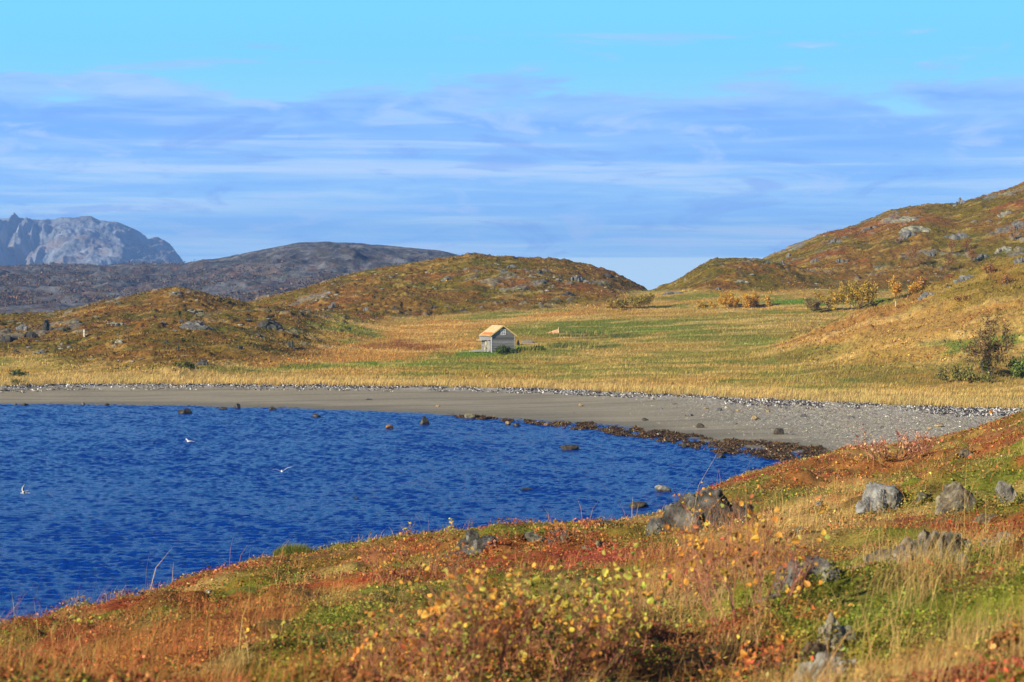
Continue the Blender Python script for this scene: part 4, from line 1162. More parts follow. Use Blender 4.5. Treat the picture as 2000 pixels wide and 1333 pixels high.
def shrub_skeleton(seed, H, Rd, nstem, depth=3, r0=.012, upb=.75, wig=.25, base_r=.1, nbr=4):
    r = np.random.default_rng(seed)
    segs = []; tips = []
    def grow(p, d, L, rad, lev):
        ns = 4 if lev == 0 else 3
        for i in range(ns):
            d = d + r.normal(0, wig, 3) * .6; d[2] += .10
            d = d / np.linalg.norm(d)
            q = p + d * L / ns
            r1 = rad * (1 - .5 / ns)
            segs.append([*p, rad, *q, r1])
            if lev >= 1 or i >= 1: tips.append((q, d, lev))
            if lev < depth and (i >= 1 or lev > 0):
                for _ in range(r.integers(1, nbr)):
                    dd = d * .75 + r.normal(0, .55, 3); dd[2] += .15; dd /= np.linalg.norm(dd)
                    grow(q, dd, L * r.uniform(.35, .6), r1 * .6, lev + 1)
            p = q; rad = r1
    sid = []
    for k in range(nstem):
        n_before = len(segs)
        an = r.uniform(0, 6.28); rr = math.sqrt(r.random())
        p = np.array([math.cos(an) * base_r * rr, math.sin(an) * base_r * rr, -.05])
        out = rr * Rd / max(H, .01) * (1.1)
        d = np.array([math.cos(an) * out, math.sin(an) * out, upb]); d /= np.linalg.norm(d)
        grow(p, d, H * r.uniform(.65, 1.0), r0 * r.uniform(.7, 1.2), 0)
        sid += [k] * (len(segs) - n_before)
    return np.array(segs), tips, np.array(sid)

def make_shrub(name, label, cat, group, pos, seed, H, Rd, nstem, nleaf, lsize, pal, stemc, depth=2, r0=.01, spread=.06, base_r=.15, wig=.25, nbr=3, leafpart='leaves', stempart='stem', lowbias=0, near=False):
    segs, tips, sid = shrub_skeleton(seed, H, Rd, nstem, depth, r0, .8, wig, base_r, nbr)
    root = empty(name, pos); tag(root, label, cat, group)
    r = np.random.default_rng(seed + 1)
    sc = cvar(np.tile(stemc, (len(segs), 1)), len(segs), .2, .06)
    for k in range(nstem):
        q_ = sid == k
        v, f, lt, c = tubes(segs[q_], sc[q_], 3 if r0 < .02 else 5)
        mesh_np(stempart, v, f, lt, c, M_twig, root)
    tp = np.array([t[0] for t in tips])
    idx = r.integers(0, len(tp), nleaf)
    if lowbias:
        w = np.exp(-lowbias * tp[:, 2] / H); idx = r.choice(len(tp), nleaf, p=w / w.sum())
    P = tp[idx] + r.normal(0, spread, (nleaf, 3))
    P[:, 2] = np.maximum(P[:, 2], .03)
    pal = np.array(pal); pw = pal[:, 3] / pal[:, 3].sum()
    kc = r.choice(len(pal), nleaf, p=pw)
    # clumps of one tone
    cn = fbm3(P / max(H, .1) * 5 + seed, 2, seed)
    kc = np.where(cn > .58, kc[0], kc)
    cc = cvar(pal[kc, :3], nleaf, .2, .06)
    nr = rand_normals(nleaf, .3, .9, r)
    v, f, lt, c = (oval_leaf if near else quads_leaf)(P, lsize * np.exp(r.normal(0, .25, nleaf)), nr, cc, .8, r)
    mesh_np(leafpart, v, f, lt, c, M_leaf, root)
    return root

YEL = [(.66, .36, .05, 3), (.56, .42, .07, 2), (.62, .24, .035, 2.5), (.38, .36, .06, 1), (.42, .13, .035, 1.5)]
YGR = [(.50, .50, .07, 3), (.62, .48, .07, 2), (.16, .24, .03, 1.3), (.68, .34, .05, 1.2)]
ORG = [(.66, .30, .05, 3), (.55, .17, .04, 2), (.70, .42, .08, 2), (.5, .1, .05, 1)]
STEM = (.33, .135, .08)

# near birches and willows : px, py(foot), height px, half width px, stems, leaves, palette, label
NB = [
 (1000, 1345, 235, 130, 16, 620, YEL, 'large yellow leaved birch bush at the bottom centre of the picture'),
 (880, 1340, 205, 100, 14, 460, YEL, 'yellow and orange bush left of the large bottom one'),
 (1130, 1330, 215, 90, 12, 420, YGR, 'greenish yellow bush right of the large bottom one'),
 (1205, 1300, 200, 70, 7, 230, YGR, 'bush with the greenest leaves and bare arching twigs by the bottom centre'),
 (785, 1345, 160, 70, 10, 190, YEL, 'low sparse bush at the bottom left of the yellow thicket'),
 (1060, 1250, 150, 100, 10, 260, YGR, 'pale leaved twigs rising behind the large bottom bush'),
 (880, 1240, 90, 80, 8, 130, YEL, 'sparse yellow twigs behind the left bottom bush'),
 (1460, 1215, 215, 110, 16, 330, YEL, 'dark red stemmed birch bush in front of the mottled outcrop'),
 (1385, 1060, 120, 60, 5, 80, YEL, 'thin yellow birch sapling in front of the largest outcrop'),
 (1330, 1190, 150, 80, 7, 120, ORG, 'pale twiggy bush left of the red stemmed birch'),
 (770, 1140, 80, 45, 14, 130, ORG, 'reddish twig bush on the left brow with a dark hollow beside it'),
 (860, 1130, 75, 35, 10, 110, YEL, 'yellow dotted twig bush left of the lumpy outcrop'),
 (1120, 1065, 55, 55, 14, 130, ORG, 'rust twig bush among the brow rocks'),
 (1070, 1050, 45, 30, 8, 60, ORG, 'small rust twig bush left of the dark brow rock'),
 (500, 1268, 80, 30, 8, 34, YEL, 'thin birch sapling standing in the rust grass on the left'),
 (1740, 893, 55, 60, 22, 200, [(.72, .42, .25, 3), (.62, .2, .12, 2), (.7, .5, .25, 1)], 'pink orange willow scrub in front of the shingle'),
 (1800, 880, 36, 34, 10, 70, [(.6, .3, .15, 3), (.55, .15, .08, 2)], 'low rusty scrub right of the pink willow scrub'),
 (1660, 905, 24, 30, 10, 50, ORG, 'low orange scrub left of the pink willow scrub'),
 (895, 1045, 34, 24, 5, 26, YGR, 'tiny pale sapling on the brow above the lumpy outcrop'),
 (780, 1050, 36, 20, 4, 14, YGR, 'two thin pale stalks standing against the sea'),
 (1385, 965, 26, 10, 3, 8, YGR, 'single leafy shoot above the largest outcrop'),
 (150, 1222, 40, 40, 8, 26, YGR, 'pale yellow shoot against the sea on the far left brow'),
 (40, 1345, 70, 40, 7, 10, ORG, 'bare twigs in the bottom left corner'),
 (1540, 1330, 90, 60, 9, 60, ORG, 'thin rusty bush left of the pale slab at the bottom'),
 (1420, 1340, 110, 80, 12, 90, ORG, 'brown twiggy bush in shade right of the yellow thicket'),
 (1110, 1195, 90, 60, 6, 70, YGR, 'pale sapling high behind the bottom thicket'),
 (690, 1330, 120, 25, 4, 12, YEL, 'lone stalks with few yellow leaves left of the thicket'),
]
for i, (a, b, hp, wp, ns, nl, pal, l) in enumerate(NB):
    x, y, z = hit_near(a, min(b, 1400))
    m = mpx(y)
    H = hp * m * .82; Rd = wp * m * .9
    nm = 'birch_shrub' if pal is not ORG else 'willow_scrub'
    ls = min(.038, max(.02, 11 * m))
    if y > 35: ls = max(ls, 5.0 * m)
    r0 = max(.006, .95 * m) if H > .35 else max(.003, .45 * m)
    make_shrub(nm, l, 'bush', 'autumn bushes on the near slope', (x, y, z), 1300 + i * 13, H, Rd, int(ns * (1.35 if hp > 140 else 1.2)), int(nl * (.85 if hp > 140 else 1.15)), ls, pal, STEM, (3 if hp > 140 else 2) if H > .3 else 1, r0, .014, Rd * .75, .22, 3, near=True)
print('shrubs', time.time() - T0)

# distant bushes: px, py foot, h, halfw
WIL = [(.34, .27, .05, 3), (.45, .30, .05, 2), (.20, .20, .04, 2), (.16, .12, .05, 1)]
GOLD = [(.66, .38, .05, 3), (.56, .26, .04, 2), (.42, .34, .06, 1.5)]
ORT = [(.36, .17, .045, 3), (.28, .11, .035, 2), (.42, .24, .06, 1)]
DB = [
 (1245, 600, 22, 20, WIL, 1500, 'green willow bush right of the middle hill foot, casting a long shadow', 'willow'),
 (1205, 604, 16, 22, WIL, 1000, 'olive willow joined to the left of the green one', 'willow'),
 (1385, 601, 11, 16, GOLD, 500, 'low orange end of the golden thicket', 'willow'),
 (1435, 602, 25, 24, GOLD, 1600, 'golden willow bush in the left golden thicket', 'willow'),
 (1485, 602, 25, 26, GOLD, 1600, 'golden willow bush at the right end of the left golden thicket', 'willow'),
 (1600, 608, 24, 22, [(.24, .18, .07, 3), (.4, .26, .06, 1)], 1300, 'grey brown bush at the left of the big meadow thicket', 'willow'),
 (1645, 608, 42, 28, [(.28, .2, .06, 3), (.52, .32, .05, 2)], 2300, 'tallest bush in the middle of the big meadow thicket', 'willow'),
 (1685, 603, 45, 24, [(.5, .34, .05, 3), (.24, .18, .05, 1)], 2000, 'yellow green bush at the right of the big meadow thicket', 'willow'),
 (1765, 582, 30, 20, GOLD, 900, 'separate golden bush right of the big thicket', 'willow'),
 (1925, 742, 84, 26, [(.22, .14, .05, 3), (.36, .22, .05, 2), (.16, .15, .04, 1)], 1300, 'tall twiggy willow on the right meadow above the beach', 'willow'),
 (1975, 735, 34, 38, [(.10, .16, .028, 3), (.18, .22, .04, 2)], 2200, 'bright green low bush right of the tall willow', 'willow'),
 (1880, 748, 26, 30, [(.2, .19, .05, 3), (.3, .24, .06, 1)], 1300, 'low olive scrub left of the tall willow', 'willow'),
 (1776, 524, 36, 9, ORT, 700, 'orange birch standing alone on the right hill', 'birch'),
 (1857, 494, 24, 6, ORT, 420, 'slim orange birch under the mossy crag', 'birch'),
 (1900, 512, 24, 9, ORT, 500, 'orange birch at the right of the gully group', 'birch'),
 (1885, 490, 22, 13, ORT, 500, 'broad rust birch in the gully group', 'birch'),
 (1853, 528, 28, 8, ORT, 420, 'dark rust birch at the bottom of the gully', 'birch'),
 (1979, 470, 26, 7, ORT, 420, 'orange birch beside the crag at the right edge', 'birch'),
 (1752, 474, 12, 11, ORT, 320, 'low orange bush by the largest crag', 'birch'),
 (1672, 460, 12, 9, ORT, 260, 'low rust bush under the right skyline', 'birch'),
 (1800, 562, 18, 9, ORT, 300, 'rust sapling right of the golden bush', 'birch'),
 (1935, 532, 14, 9, ORT, 300, 'rust bush on the near spur skyline', 'birch'),
 (1875, 587, 10, 10, ORT, 200, 'small rust bush low on the near spur', 'birch'),
 (1963, 556, 16, 5, ORT, 200, 'thin rust sapling on the near spur', 'birch'),
 (985, 690, 9, 17, [(.07, .11, .025, 3), (.12, .17, .03, 1)], 700, 'low dark green bush against the front wall of the hut', 'willow'),
 (1050, 684, 6, 10, [(.08, .12, .025, 3)], 300, 'small dark green bush right of the hut below the log stack', 'willow'),
 (35, 735, 8, 8, [(.1, .12, .03, 3)], 300, 'dark green low bush at the left end of the beach grass', 'willow'),
 (35, 752, 7, 6, [(.08, .1, .03, 3)], 200, 'small dark bush below it by the left rocks', 'willow'),
 (360, 718 - 0, 10, 12, [(.14, .15, .03, 3)], 300, 'low dark green bush left of the boulder above the beach', 'willow'),
]
for i, (a, b, hp, wp, pal, nl, l, kind) in enumerate(DB):
    x, y, z = hit(a, b, 150)
    m = mpx(y); H = hp * m * (1.05 if kind != 'birch' else 1.0); Rd = wp * m
    tree = kind == 'birch' and hp > 20
    make_shrub('birch_tree' if kind == 'birch' else 'willow_bush', l, 'tree' if tree else 'bush', 'orange birches on the right hill' if kind == 'birch' else 'willow bushes on the meadow', (x, y, z - .1), 2400 + i * 19, H * .95, Rd * (1.25 if not tree else .9), 3 if tree else 7,
               int(nl * (3.3 if kind != 'birch' else 1.5)), .20 - .02 * (kind == 'birch'), pal, (.10, .075, .06), 2, .05, .22 if not tree else .3, Rd * (.9 if not tree else .05), .25, 3, 'crown', 'trunk' if tree else 'stem')
print('bushes', time.time() - T0)

# grass tussock seen against the sea
x, y, z = hit_near(575, 1084)
n = 3000
a = rng.uniform(0, 6.28, n); rr = np.sqrt(rng.random(n)) * .46
P = np.stack([np.cos(a) * rr, np.sin(a) * rr, np.zeros(n) - .02], 1)
ln = P * np.array([1.2, 1.2, 0]) + rng.normal(0, .1, (n, 3)) * np.array([1, 1, 0])
v, f, lt, c = blades(P, rng.uniform(.16, .30, n) * (1.15 - (rr / .46) ** 2 * .85), ln, np.full(n, .009), cvar(np.tile([.17, .19, .04], (n, 1)), n, .2, .06))
o = mesh_np('grass_tussock', v, f, lt, c, M_grass, loc=(x, y, z)); tag(o, 'round green grass tussock on the brow against the sea', 'tussock')

# ------------------------------------------------------------------ hut
hx, hy, hz = hit(960, 689, 150)
hut = empty('wooden_hut', (hx, hy, hz - .05), R(20)); hut.scale = (.94, .94, .94)
tag(hut, 'weathered grey log hut with a fresh pale plank roof, alone in the meadow', 'hut')
W, L, EH, RH = 4.15, 5.2, 3.0, 4.5          # local: gable wall along +x at y=0, length along +y
grey = (.225, .22, .205); silver = (.25, .245, .23); pine = (.74, .54, .28); dark = (.05, .045, .04)
rr = random.Random(4)
# log walls with round courses
w_ = MB()
nl = 15; lh = EH / nl
for k in range(nl):
    z0 = k * lh; c = tuple(np.array(grey) * rr.uniform(.55, 1.5))
    w_.box(-.0, W, -.0 + rr.uniform(-.02, .02), .14, z0 + .015, z0 + lh - .012, c)                 # gable front
    w_.box(0, W, L - .14, L, z0 + .015, z0 + lh - .012, c)
    w_.box(W - .14, W + rr.uniform(-.02, .02), .145, L - .145, z0 + .015, z0 + lh - .012, c)
    c = tuple(np.array(silver) * rr.uniform(.6, 1.1))
    if z0 > 2.15: w_.box(.0, .14, .145, L - .145, z0 + .015, z0 + lh - .012, c)
    else:
        w_.box(.0, .14, .145, .55, z0 + .015, z0 + lh - .012, c); w_.box(.0, .14, 1.75, 2.3, z0 + .015, z0 + lh - .012, c); w_.box(.0, .14, 3.3, L - .145, z0 + .015, z0 + lh - .012, c)
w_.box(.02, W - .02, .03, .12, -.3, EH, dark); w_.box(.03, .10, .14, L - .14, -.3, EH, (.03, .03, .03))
# gable triangle, boards
ng = 9
for k in range(ng):
    z0 = EH + (RH - EH) * k / ng; z1 = EH + (RH - EH) * (k + 1) / ng
    f0_ = (z0 - EH) / (RH - EH) * W / 2; f1_ = (z1 - EH) / (RH - EH) * W / 2
    c = tuple(np.array(grey) * rr.uniform(.8, 1.3))
    for (ya_, yb_) in ((rr.uniform(-.015, .0), .12), (L - .12, L)):
        vs = [(f0_, ya_, z0 + .008), (W - f0_, ya_, z0 + .008), (W - f1_, ya_, z1), (f1_, ya_, z1), (f0_, yb_, z0 + .008), (W - f0_, yb_, z0 + .008), (W - f1_, yb_, z1), (f1_, yb_, z1)]
        w_.add(vs, [(0, 1, 2, 3), (5, 4, 7, 6), (0, 4, 5, 1), (3, 2, 6, 7), (0, 3, 7, 4), (1, 5, 6, 2)], c)
w_.build('wall', M_wood, hut)
cb_ = MB(); cb_.box(-.05, .10, -.06, -.022, -.2, EH + .02, (.62, .61, .58)); cb_.box(-.06, -.022, -.06, .12, -.2, EH + .02, (.62, .61, .58)); cb_.box(W - .06, W + .05, -.06, -.022, -.2, EH, (.40, .38, .33))
cb_.build('corner_board', M_wood, hut)
# roof planks
sl = math.atan2(RH - EH, W / 2)
def roof_side(sgn):
    b = MB(); ln = (W / 2 + .38) / math.cos(sl); npk = 24; y0, y1 = -.21, L + .3
    ridge_ = Vector((W / 2, 0, RH + .10))
    d = Vector((sgn * math.cos(sl), 0, -math.sin(sl)))
    for k in range(npk):
        ya_ = y0 + (y1 - y0) * k / npk; yb_ = y0 + (y1 - y0) * (k + 1) / npk - .02
        c = tuple(np.array(pine) * rr.uniform(.85, 1.12)); e = ln + rr.uniform(-.03, .03)
        a = ridge_; q = ridge_ + d * e; nn_ = Vector((sgn * math.sin(sl), 0, math.cos(sl))) * (.05 + .012 * (k % 2))
        vs = [(a.x, ya_, a.z), (a.x, yb_, a.z), (q.x, yb_, q.z), (q.x, ya_, q.z)]
        vs += [(v_[0] + nn_.x, v_[1], v_[2] + nn_.z) for v_ in vs]
        b.add(vs, [(0, 1, 2, 3), (4, 7, 6, 5), (0, 4, 5, 1), (1, 5, 6, 2), (2, 6, 7, 3), (3, 7, 4, 0)], c)
    # orange red lower boards
    if sgn < 0:
        for k in range(3):
            e0 = ln * (.70 + .1 * k); p0 = ridge_ + d * e0 + Vector((-math.sin(sl), 0, math.cos(sl))) * .085
            p1 = ridge_ + d * (e0 + ln * .07) + Vector((-math.sin(sl), 0, math.cos(sl))) * .085
            b.add([(p0.x, -.1, p0.z), (p0.x, L - .6, p0.z), (p1.x, L - .6, p1.z), (p1.x, -.1, p1.z), (p0.x, -.1, p0.z + .03), (p0.x, L - .6, p0.z + .03), (p1.x, L - .6, p1.z + .03), (p1.x, -.1, p1.z + .03)],
                  [(0, 3, 2, 1), (4, 5, 6, 7), (0, 1, 5, 4), (1, 2, 6, 5), (2, 3, 7, 6), (3, 0, 4, 7)], (.55, .19, .06) if k < 2 else (.62, .28, .09))
    return b
b = roof_side(-1); b2 = roof_side(1)
n0 = len(b.v); b.v += b2.v; b.f += [tuple(i + n0 for i in f_) for f_ in b2.f]; b.c += b2.c
roof = b.build('roof', M_wood, hut)
for sgn in (-1, 1):
    g_ = MB(); a = (W / 2, -.24, RH + .08); q = (W / 2 + sgn * (W / 2 + .40), -.24, RH + .08 - (W / 2 + .4) * math.tan(sl))
    g_.bar(a, q, .035, .18, (.80, .58, .22)); g_.build('barge_board', M_wood, roof)
# gable window, six small panes
fr = MB(); cx = W / 2 + .02; z0, z1 = 3.02, 3.98; ww_ = .44
fr.box(cx - ww_, cx - ww_ + .13, -.055, -.02, z0, z1, (.88, .88, .86)); fr.box(cx + ww_ - .13, cx + ww_, -.055, -.02, z0, z1, (.88, .88, .86)); fr.box(cx - .05, cx + .05, -.057, -.02, z0 + .1, z1 - .1, (.88, .88, .86))
fr.box(cx - ww_ + .13, cx + ww_ - .13, -.055, -.02, z0, z0 + .10, (.88, .88, .86)); fr.box(cx - ww_ + .13, cx + ww_ - .13, -.055, -.02, z1 - .10, z1, (.88, .88, .86))
for k in (1, 2):
    zz = z0 + .1 + (z1 - z0 - .2) * k / 3; fr.box(cx - ww_ + .13, cx - .05, -.05, -.022, zz - .03, zz + .03, (.88, .88, .86)); fr.box(cx + .05, cx + ww_ - .13, -.05, -.022, zz - .03, zz + .03, (.88, .88, .86))
win = fr.build('window', M_wood, hut)
pn = MB(); pn.box(cx - .25, cx + .25, -.030, -.024, z0 + .1, z1 - .1, (.02, .02, .02)); pn.build('pane', M_glass, win)
# broken plank front on the left wall: door with leaning boards, opening
dr = MB()
for k in range(6):
    yy = .62 + k * .18; dr.box(-.06, -.02, yy, yy + .15, -.1, 1.95 + rr.uniform(-.25, .1), tuple(np.array((.38, .37, .35)) * rr.uniform(.7, 1.2)))
dr.build('door', M_wood, hut)
op = MB()
for (ya_, yb_, zt) in ((1.95, 2.1, 2.0), (2.9, 3.05, 1.9), (3.5, 3.7, 2.0), (4.1, 4.25, 1.4)):
    op.box(-.07, -.02, ya_, yb_, -.1, zt, tuple(np.array((.42, .41, .38)) * rr.uniform(.7, 1.1)))
op.bar((-.12, 1.6, 0), (-.06, 2.7, 2.0), .03, .14, (.75, .68, .45)); op.bar((-.14, 3.3, 0), (-.07, 2.6, 1.9), .03, .14, (.8, .74, .5))
op.build('loose_board', M_wood, hut)
fa = MB()
for k in range(3): fa.box(-.10 - .01 * k, -.03, .1, L + .9, 2.15 + k * .24, 2.36 + k * .24, tuple(np.array((.27, .27, .265)) * rr.uniform(.75, 1.1)))
fa.box(-.7, -.12, L * .6, L + .8, 2.05, 2.12, (.5, .5, .48)); fa.build('wall_panel', M_wood, hut)

# planks lying by the hut, wood pile, stump, crate
x, y, z = hit(938, 690, 150); pk = MB()
for k in range(5):
    a = rr.uniform(-.15, .25); pk.bar((-1.6 + rr.uniform(-.2, .2), k * .25, .12 + .05 * k), (1.2, k * .25 + a, .18 + .05 * k + rr.uniform(0, .12)), .2, .05, tuple(np.array((.42, .40, .36)) * rr.uniform(.7, 1.2)))
o = pk.build('plank_pile', M_wood); o.location = (x, y, z + .1); tag(o, 'grey loose planks lying in front of the hut door', 'planks')
x, y, z = hit(1030, 673, 150); pk = MB()
for row in range(4):
    for k in range(5 - row):
        pk.bar((-1.0 + rr.uniform(-.2, .2) + row * .1, k * .24 + row * .12, .1 + row * .19), (1.05 + rr.uniform(-.2, .2) - row * .1, k * .24 + row * .12 + rr.uniform(-.1, .1), .12 + row * .19 + rr.uniform(-.03, .08)), .2, .15, tuple(np.array((.34, .29, .23)) * rr.uniform(.5, 1.4)))
o = pk.build('wood_pile', M_wood); o.location = (x, y, z + .05); tag(o, 'stack of grey brown logs in the grass right of the hut', 'wood pile')
x, y, z = hit(1012, 675, 150)
bb = MB(); segn = 10
prof = [(.24, 0), (.26, .3), (.2, .55), (.13, .75), (.1, .9), (0.01, .93)]
for k in range(len(prof) - 1):
    for q in range(segn):
        a0, a1 = 2 * math.pi * q / segn, 2 * math.pi * (q + 1) / segn
        (r0_, z0), (r1_, z1) = prof[k], prof[k + 1]
        bb.add([(r0_ * math.cos(a0), r0_ * math.sin(a0), z0), (r0_ * math.cos(a1), r0_ * math.sin(a1), z0), (r1_ * math.cos(a1), r1_ * math.sin(a1), z1), (r1_ * math.cos(a0), r1_ * math.sin(a0), z1)], [(0, 1, 2, 3)], (.02, .02, .02))
o = bb.build('gas_bottle', M_wood); o.name = 'milk_can'; o.location = (x, y, z - .02); tag(o, 'small black container standing at the right corner of the hut', 'container')
x, y, z = hit(1082, 651, 150); bt = MB()
cw = (.62, .34, .19)
bt.add([(-1.2, 0, 0), (.9, -.5, 0), (.9, .5, 0), (-.9, .1, .12), (.75, -.55, .75), (.75, .55, .8), (-.1, 0, .5)], [(0, 1, 4, 6), (0, 6, 5, 2), (0, 2, 1), (3, 6, 4), (3, 5, 6)], cw)
bt.bar((.82, -.6, -.1), (.78, -.56, 1.0), .05, .09, (.72, .6, .4)); bt.bar((.82, .6, -.1), (.8, .56, 1.05), .05, .09, (.72, .6, .4)); bt.bar((-1.2, -.05, .05), (.85, -.5, .55), .05, .14, (.7, .42, .25))
o = bt.build('broken_crate', M_wood); o.location = (x, y, z); tag(o, 'pinkish brown broken wooden box in the grass right of the log stack', 'crate')

def post(px, py, hpx, wpx, colr, label, tilt=0):
    x, y, z = hit(px, py, 150); m = mpx(y)
    b = MB(); H = hpx * m; w = wpx * m * .5
    b.add([(-w, -w, -.3), (w, -w, -.3), (w, w, -.3), (-w, w, -.3), (-w * .8 + tilt, -w * .8, H * .96), (w * .8 + tilt, -w * .8, H * .96), (w * .8 + tilt, w * .8, H), (-w * .8 + tilt, w * .8, H)],
          [(0, 3, 2, 1), (4, 5, 6, 7), (0, 1, 5, 4), (1, 2, 6, 5), (2, 3, 7, 6), (3, 0, 4, 7)], colr)
    b.box(-w * 1.05, w * 1.05, -w * 1.05, w * 1.05, H * .55, H * .62, tuple(np.array(colr) * .6))
    o = b.build('marker_post', M_wood); o.location = (x, y, z); tag(o, label, 'post')
post(164, 659, 15, 3.2, (.72, .62, .48), 'pale wooden marker post on the left shoulder', .02)
post(1749, 598, 9, 1.6, (.62, .6, .55), 'short pale fence post in the meadow left of the near spur')

# ------------------------------------------------------------------ gulls
def gull(pos, rz, pose, label, bank=0, scale=1.0, dark_w=.3):
    """one continuous body with wings; beak a child. local +x = forward"""
    root = empty('gull', pos, rz); root.rotation_euler = (bank, 0, rz); tag(root, label, 'gull', 'gulls over the bay')
    S = 14; st = [(-.30, .008, .02), (-.22, .035, .025), (-.12, .062, .01), (0, .078, 0), (.10, .072, .005), (.17, .045, .02), (.21, .038, .035), (.245, .040, .04), (.28, .022, .038), (.30, .006, .034)]
    V = []; Fc = []; Cc = []
    if pose == 'float': st = [(a, b * 1.15, c + (.13 if a > .2 else .09 if a > .16 else .03 if a > .09 else 0)) for a, b, c in st]
    for (xx, r_, zo) in st:
        for k in range(S):
            a = 2 * math.pi * k / S
            V.append((xx, r_ * math.cos(a), zo + r_ * math.sin(a) * .95)); Cc.append((.78, .78, .77) if math.sin(a) < .5 or xx > .15 else (.45, .47, .5))
    for i in range(len(st) - 1):
        for k in range(S):
            k2 = (k + 1) % S; Fc.append((i * S + k, i * S + k2, (i + 1) * S + k2, (i + 1) * S + k))
    Fc.append(tuple(range(S))[::-1]); Fc.append(tuple((len(st) - 1) * S + k for k in range(S)))
    # tail fan
    n0 = len(V); V += [(-.24, -.03, .03), (-.24, .03, .03), (-.40, .07, .02), (-.40, -.07, .02), (-.24, -.03, .02), (-.24, .03, .02), (-.40, .07, .012), (-.40, -.07, .012)]; Cc += [(.8, .8, .8)] * 8
    Fc += [tuple(n0 + i for i in t) for t in ((0, 1, 2, 3), (7, 6, 5, 4), (0, 4, 5, 1), (1, 5, 6, 2), (2, 6, 7, 3), (3, 7, 4, 0))]
    for sd in (-1, 1):
        if pose == 'float':
            pts = [(.12, .07, .03, .13), (.0, .085, .04, .11), (-.18, .06, .05, .07), (-.36, .02, .06, .02)]
            ribs_ = [((xx + ch * .5, sd * yy, zz), (xx - ch * .5, sd * (yy + .0), zz - .05)) for xx, yy, zz, ch in pts]
        else:
            e1, e2 = (.16, .13) if pose == 'glide' else (.28, .30)
            pts = [(.05, .05, .02, .17), (.09, .22, .02 + e1 * .55, .17), (.07, .36, .02 + e1, .145), (.00, .52, .02 + e1 + e2 * .1, .10), (-.08, .66, .02 + e1 + e2 * .45, .05), (-.13, .72, .02 + e1 + e2 * .6, .012)]
            ribs_ = [((xx + ch * .5, sd * yy, zz), (xx - ch * .5, sd * yy, zz - .012)) for xx, yy, zz, ch in pts]
        n0 = len(V)
        for i, (le, te) in enumerate(ribs_):
            mid = tuple((le[q] + te[q]) / 2 for q in range(3)); th = .012 * (1 - i / (len(ribs_)))
            V += [le, (mid[0], mid[1], mid[2] + th + .003), te, (mid[0], mid[1], mid[2] - th * .4 - .002)]
            cw_ = (.42, .44, .47) if i < len(ribs_) - 2 else (.06, .06, .06)
            if dark_w > .5: cw_ = (.20, .17, .14)
            Cc += [(.7, .7, .7), cw_, cw_, ((.75, .75, .74) if i < len(ribs_) - 2 else (.3, .3, .3)) if dark_w < .5 else (.27, .23, .19)]
        for i in range(len(ribs_) - 1):
            for k in range(4):
                k2 = (k + 1) % 4; q = (n0 + i * 4 + k, n0 + i * 4 + k2, n0 + i * 4 + 4 + k2, n0 + i * 4 + 4 + k); Fc.append(q if sd > 0 else q[::-1])
        Fc.append(tuple(n0 + (len(ribs_) - 1) * 4 + k for k in range(4)))
    V = np.array(V) * scale
    body = mesh_np('body', V, [i for f_ in Fc for i in f_], [len(f_) for f_ in Fc], np.array(Cc), M_bird, root, True)
    bk = MB(); bk.add([(.29 * scale, -.010 * scale, .034 * scale), (.29 * scale, .010 * scale, .034 * scale), (.29 * scale, 0, .050 * scale), (.355 * scale, 0, .028 * scale)], [(0, 1, 3), (1, 2, 3), (2, 0, 3), (0, 2, 1)], (.7, .45, .05)); bk.build('beak', M_bird, root)
    return root
u, e = ray(551, 921); Y = 118
gull((u * Y, Y, CZ + e * Y), R(100), 'glide', 'white gull gliding low over the middle of the bay with wings spread', R(-6), .98)
u, e = ray(48, 964); Y = 105
gull((u * Y, Y, CZ + e * Y), R(205), 'flap', 'brownish gull flapping at the far left of the bay', R(-12), .72, .9)
x, y, z = on_water(370, 864)
gull((x, y, .04), R(160), 'float', 'white gull floating on the water in the far left of the bay', 0, 1.25)

# ------------------------------------------------------------------ haze
hb = MB(); hb.box(-6500, 4500, -60, 9900, -4, 345)
mh = bpy.data.materials.new('air'); mh.use_nodes = True; nt = mh.node_tree; nt.nodes.clear()
out = nt.nodes.new('ShaderNodeOutputMaterial'); pv = nt.nodes.new('ShaderNodeVolumePrincipled')
pv.inputs['Color'].default_value = (.27, .50, 1, 1); pv.inputs['Density'].default_value = 1.15e-4; pv.inputs['Anisotropy'].default_value = 0.0
nt.links.new(pv.outputs[0], out.inputs['Volume'])
ho = hb.build('haze', mh); tag(ho, 'thin blue air haze between here and the far mountains', 'haze', kind='stuff')

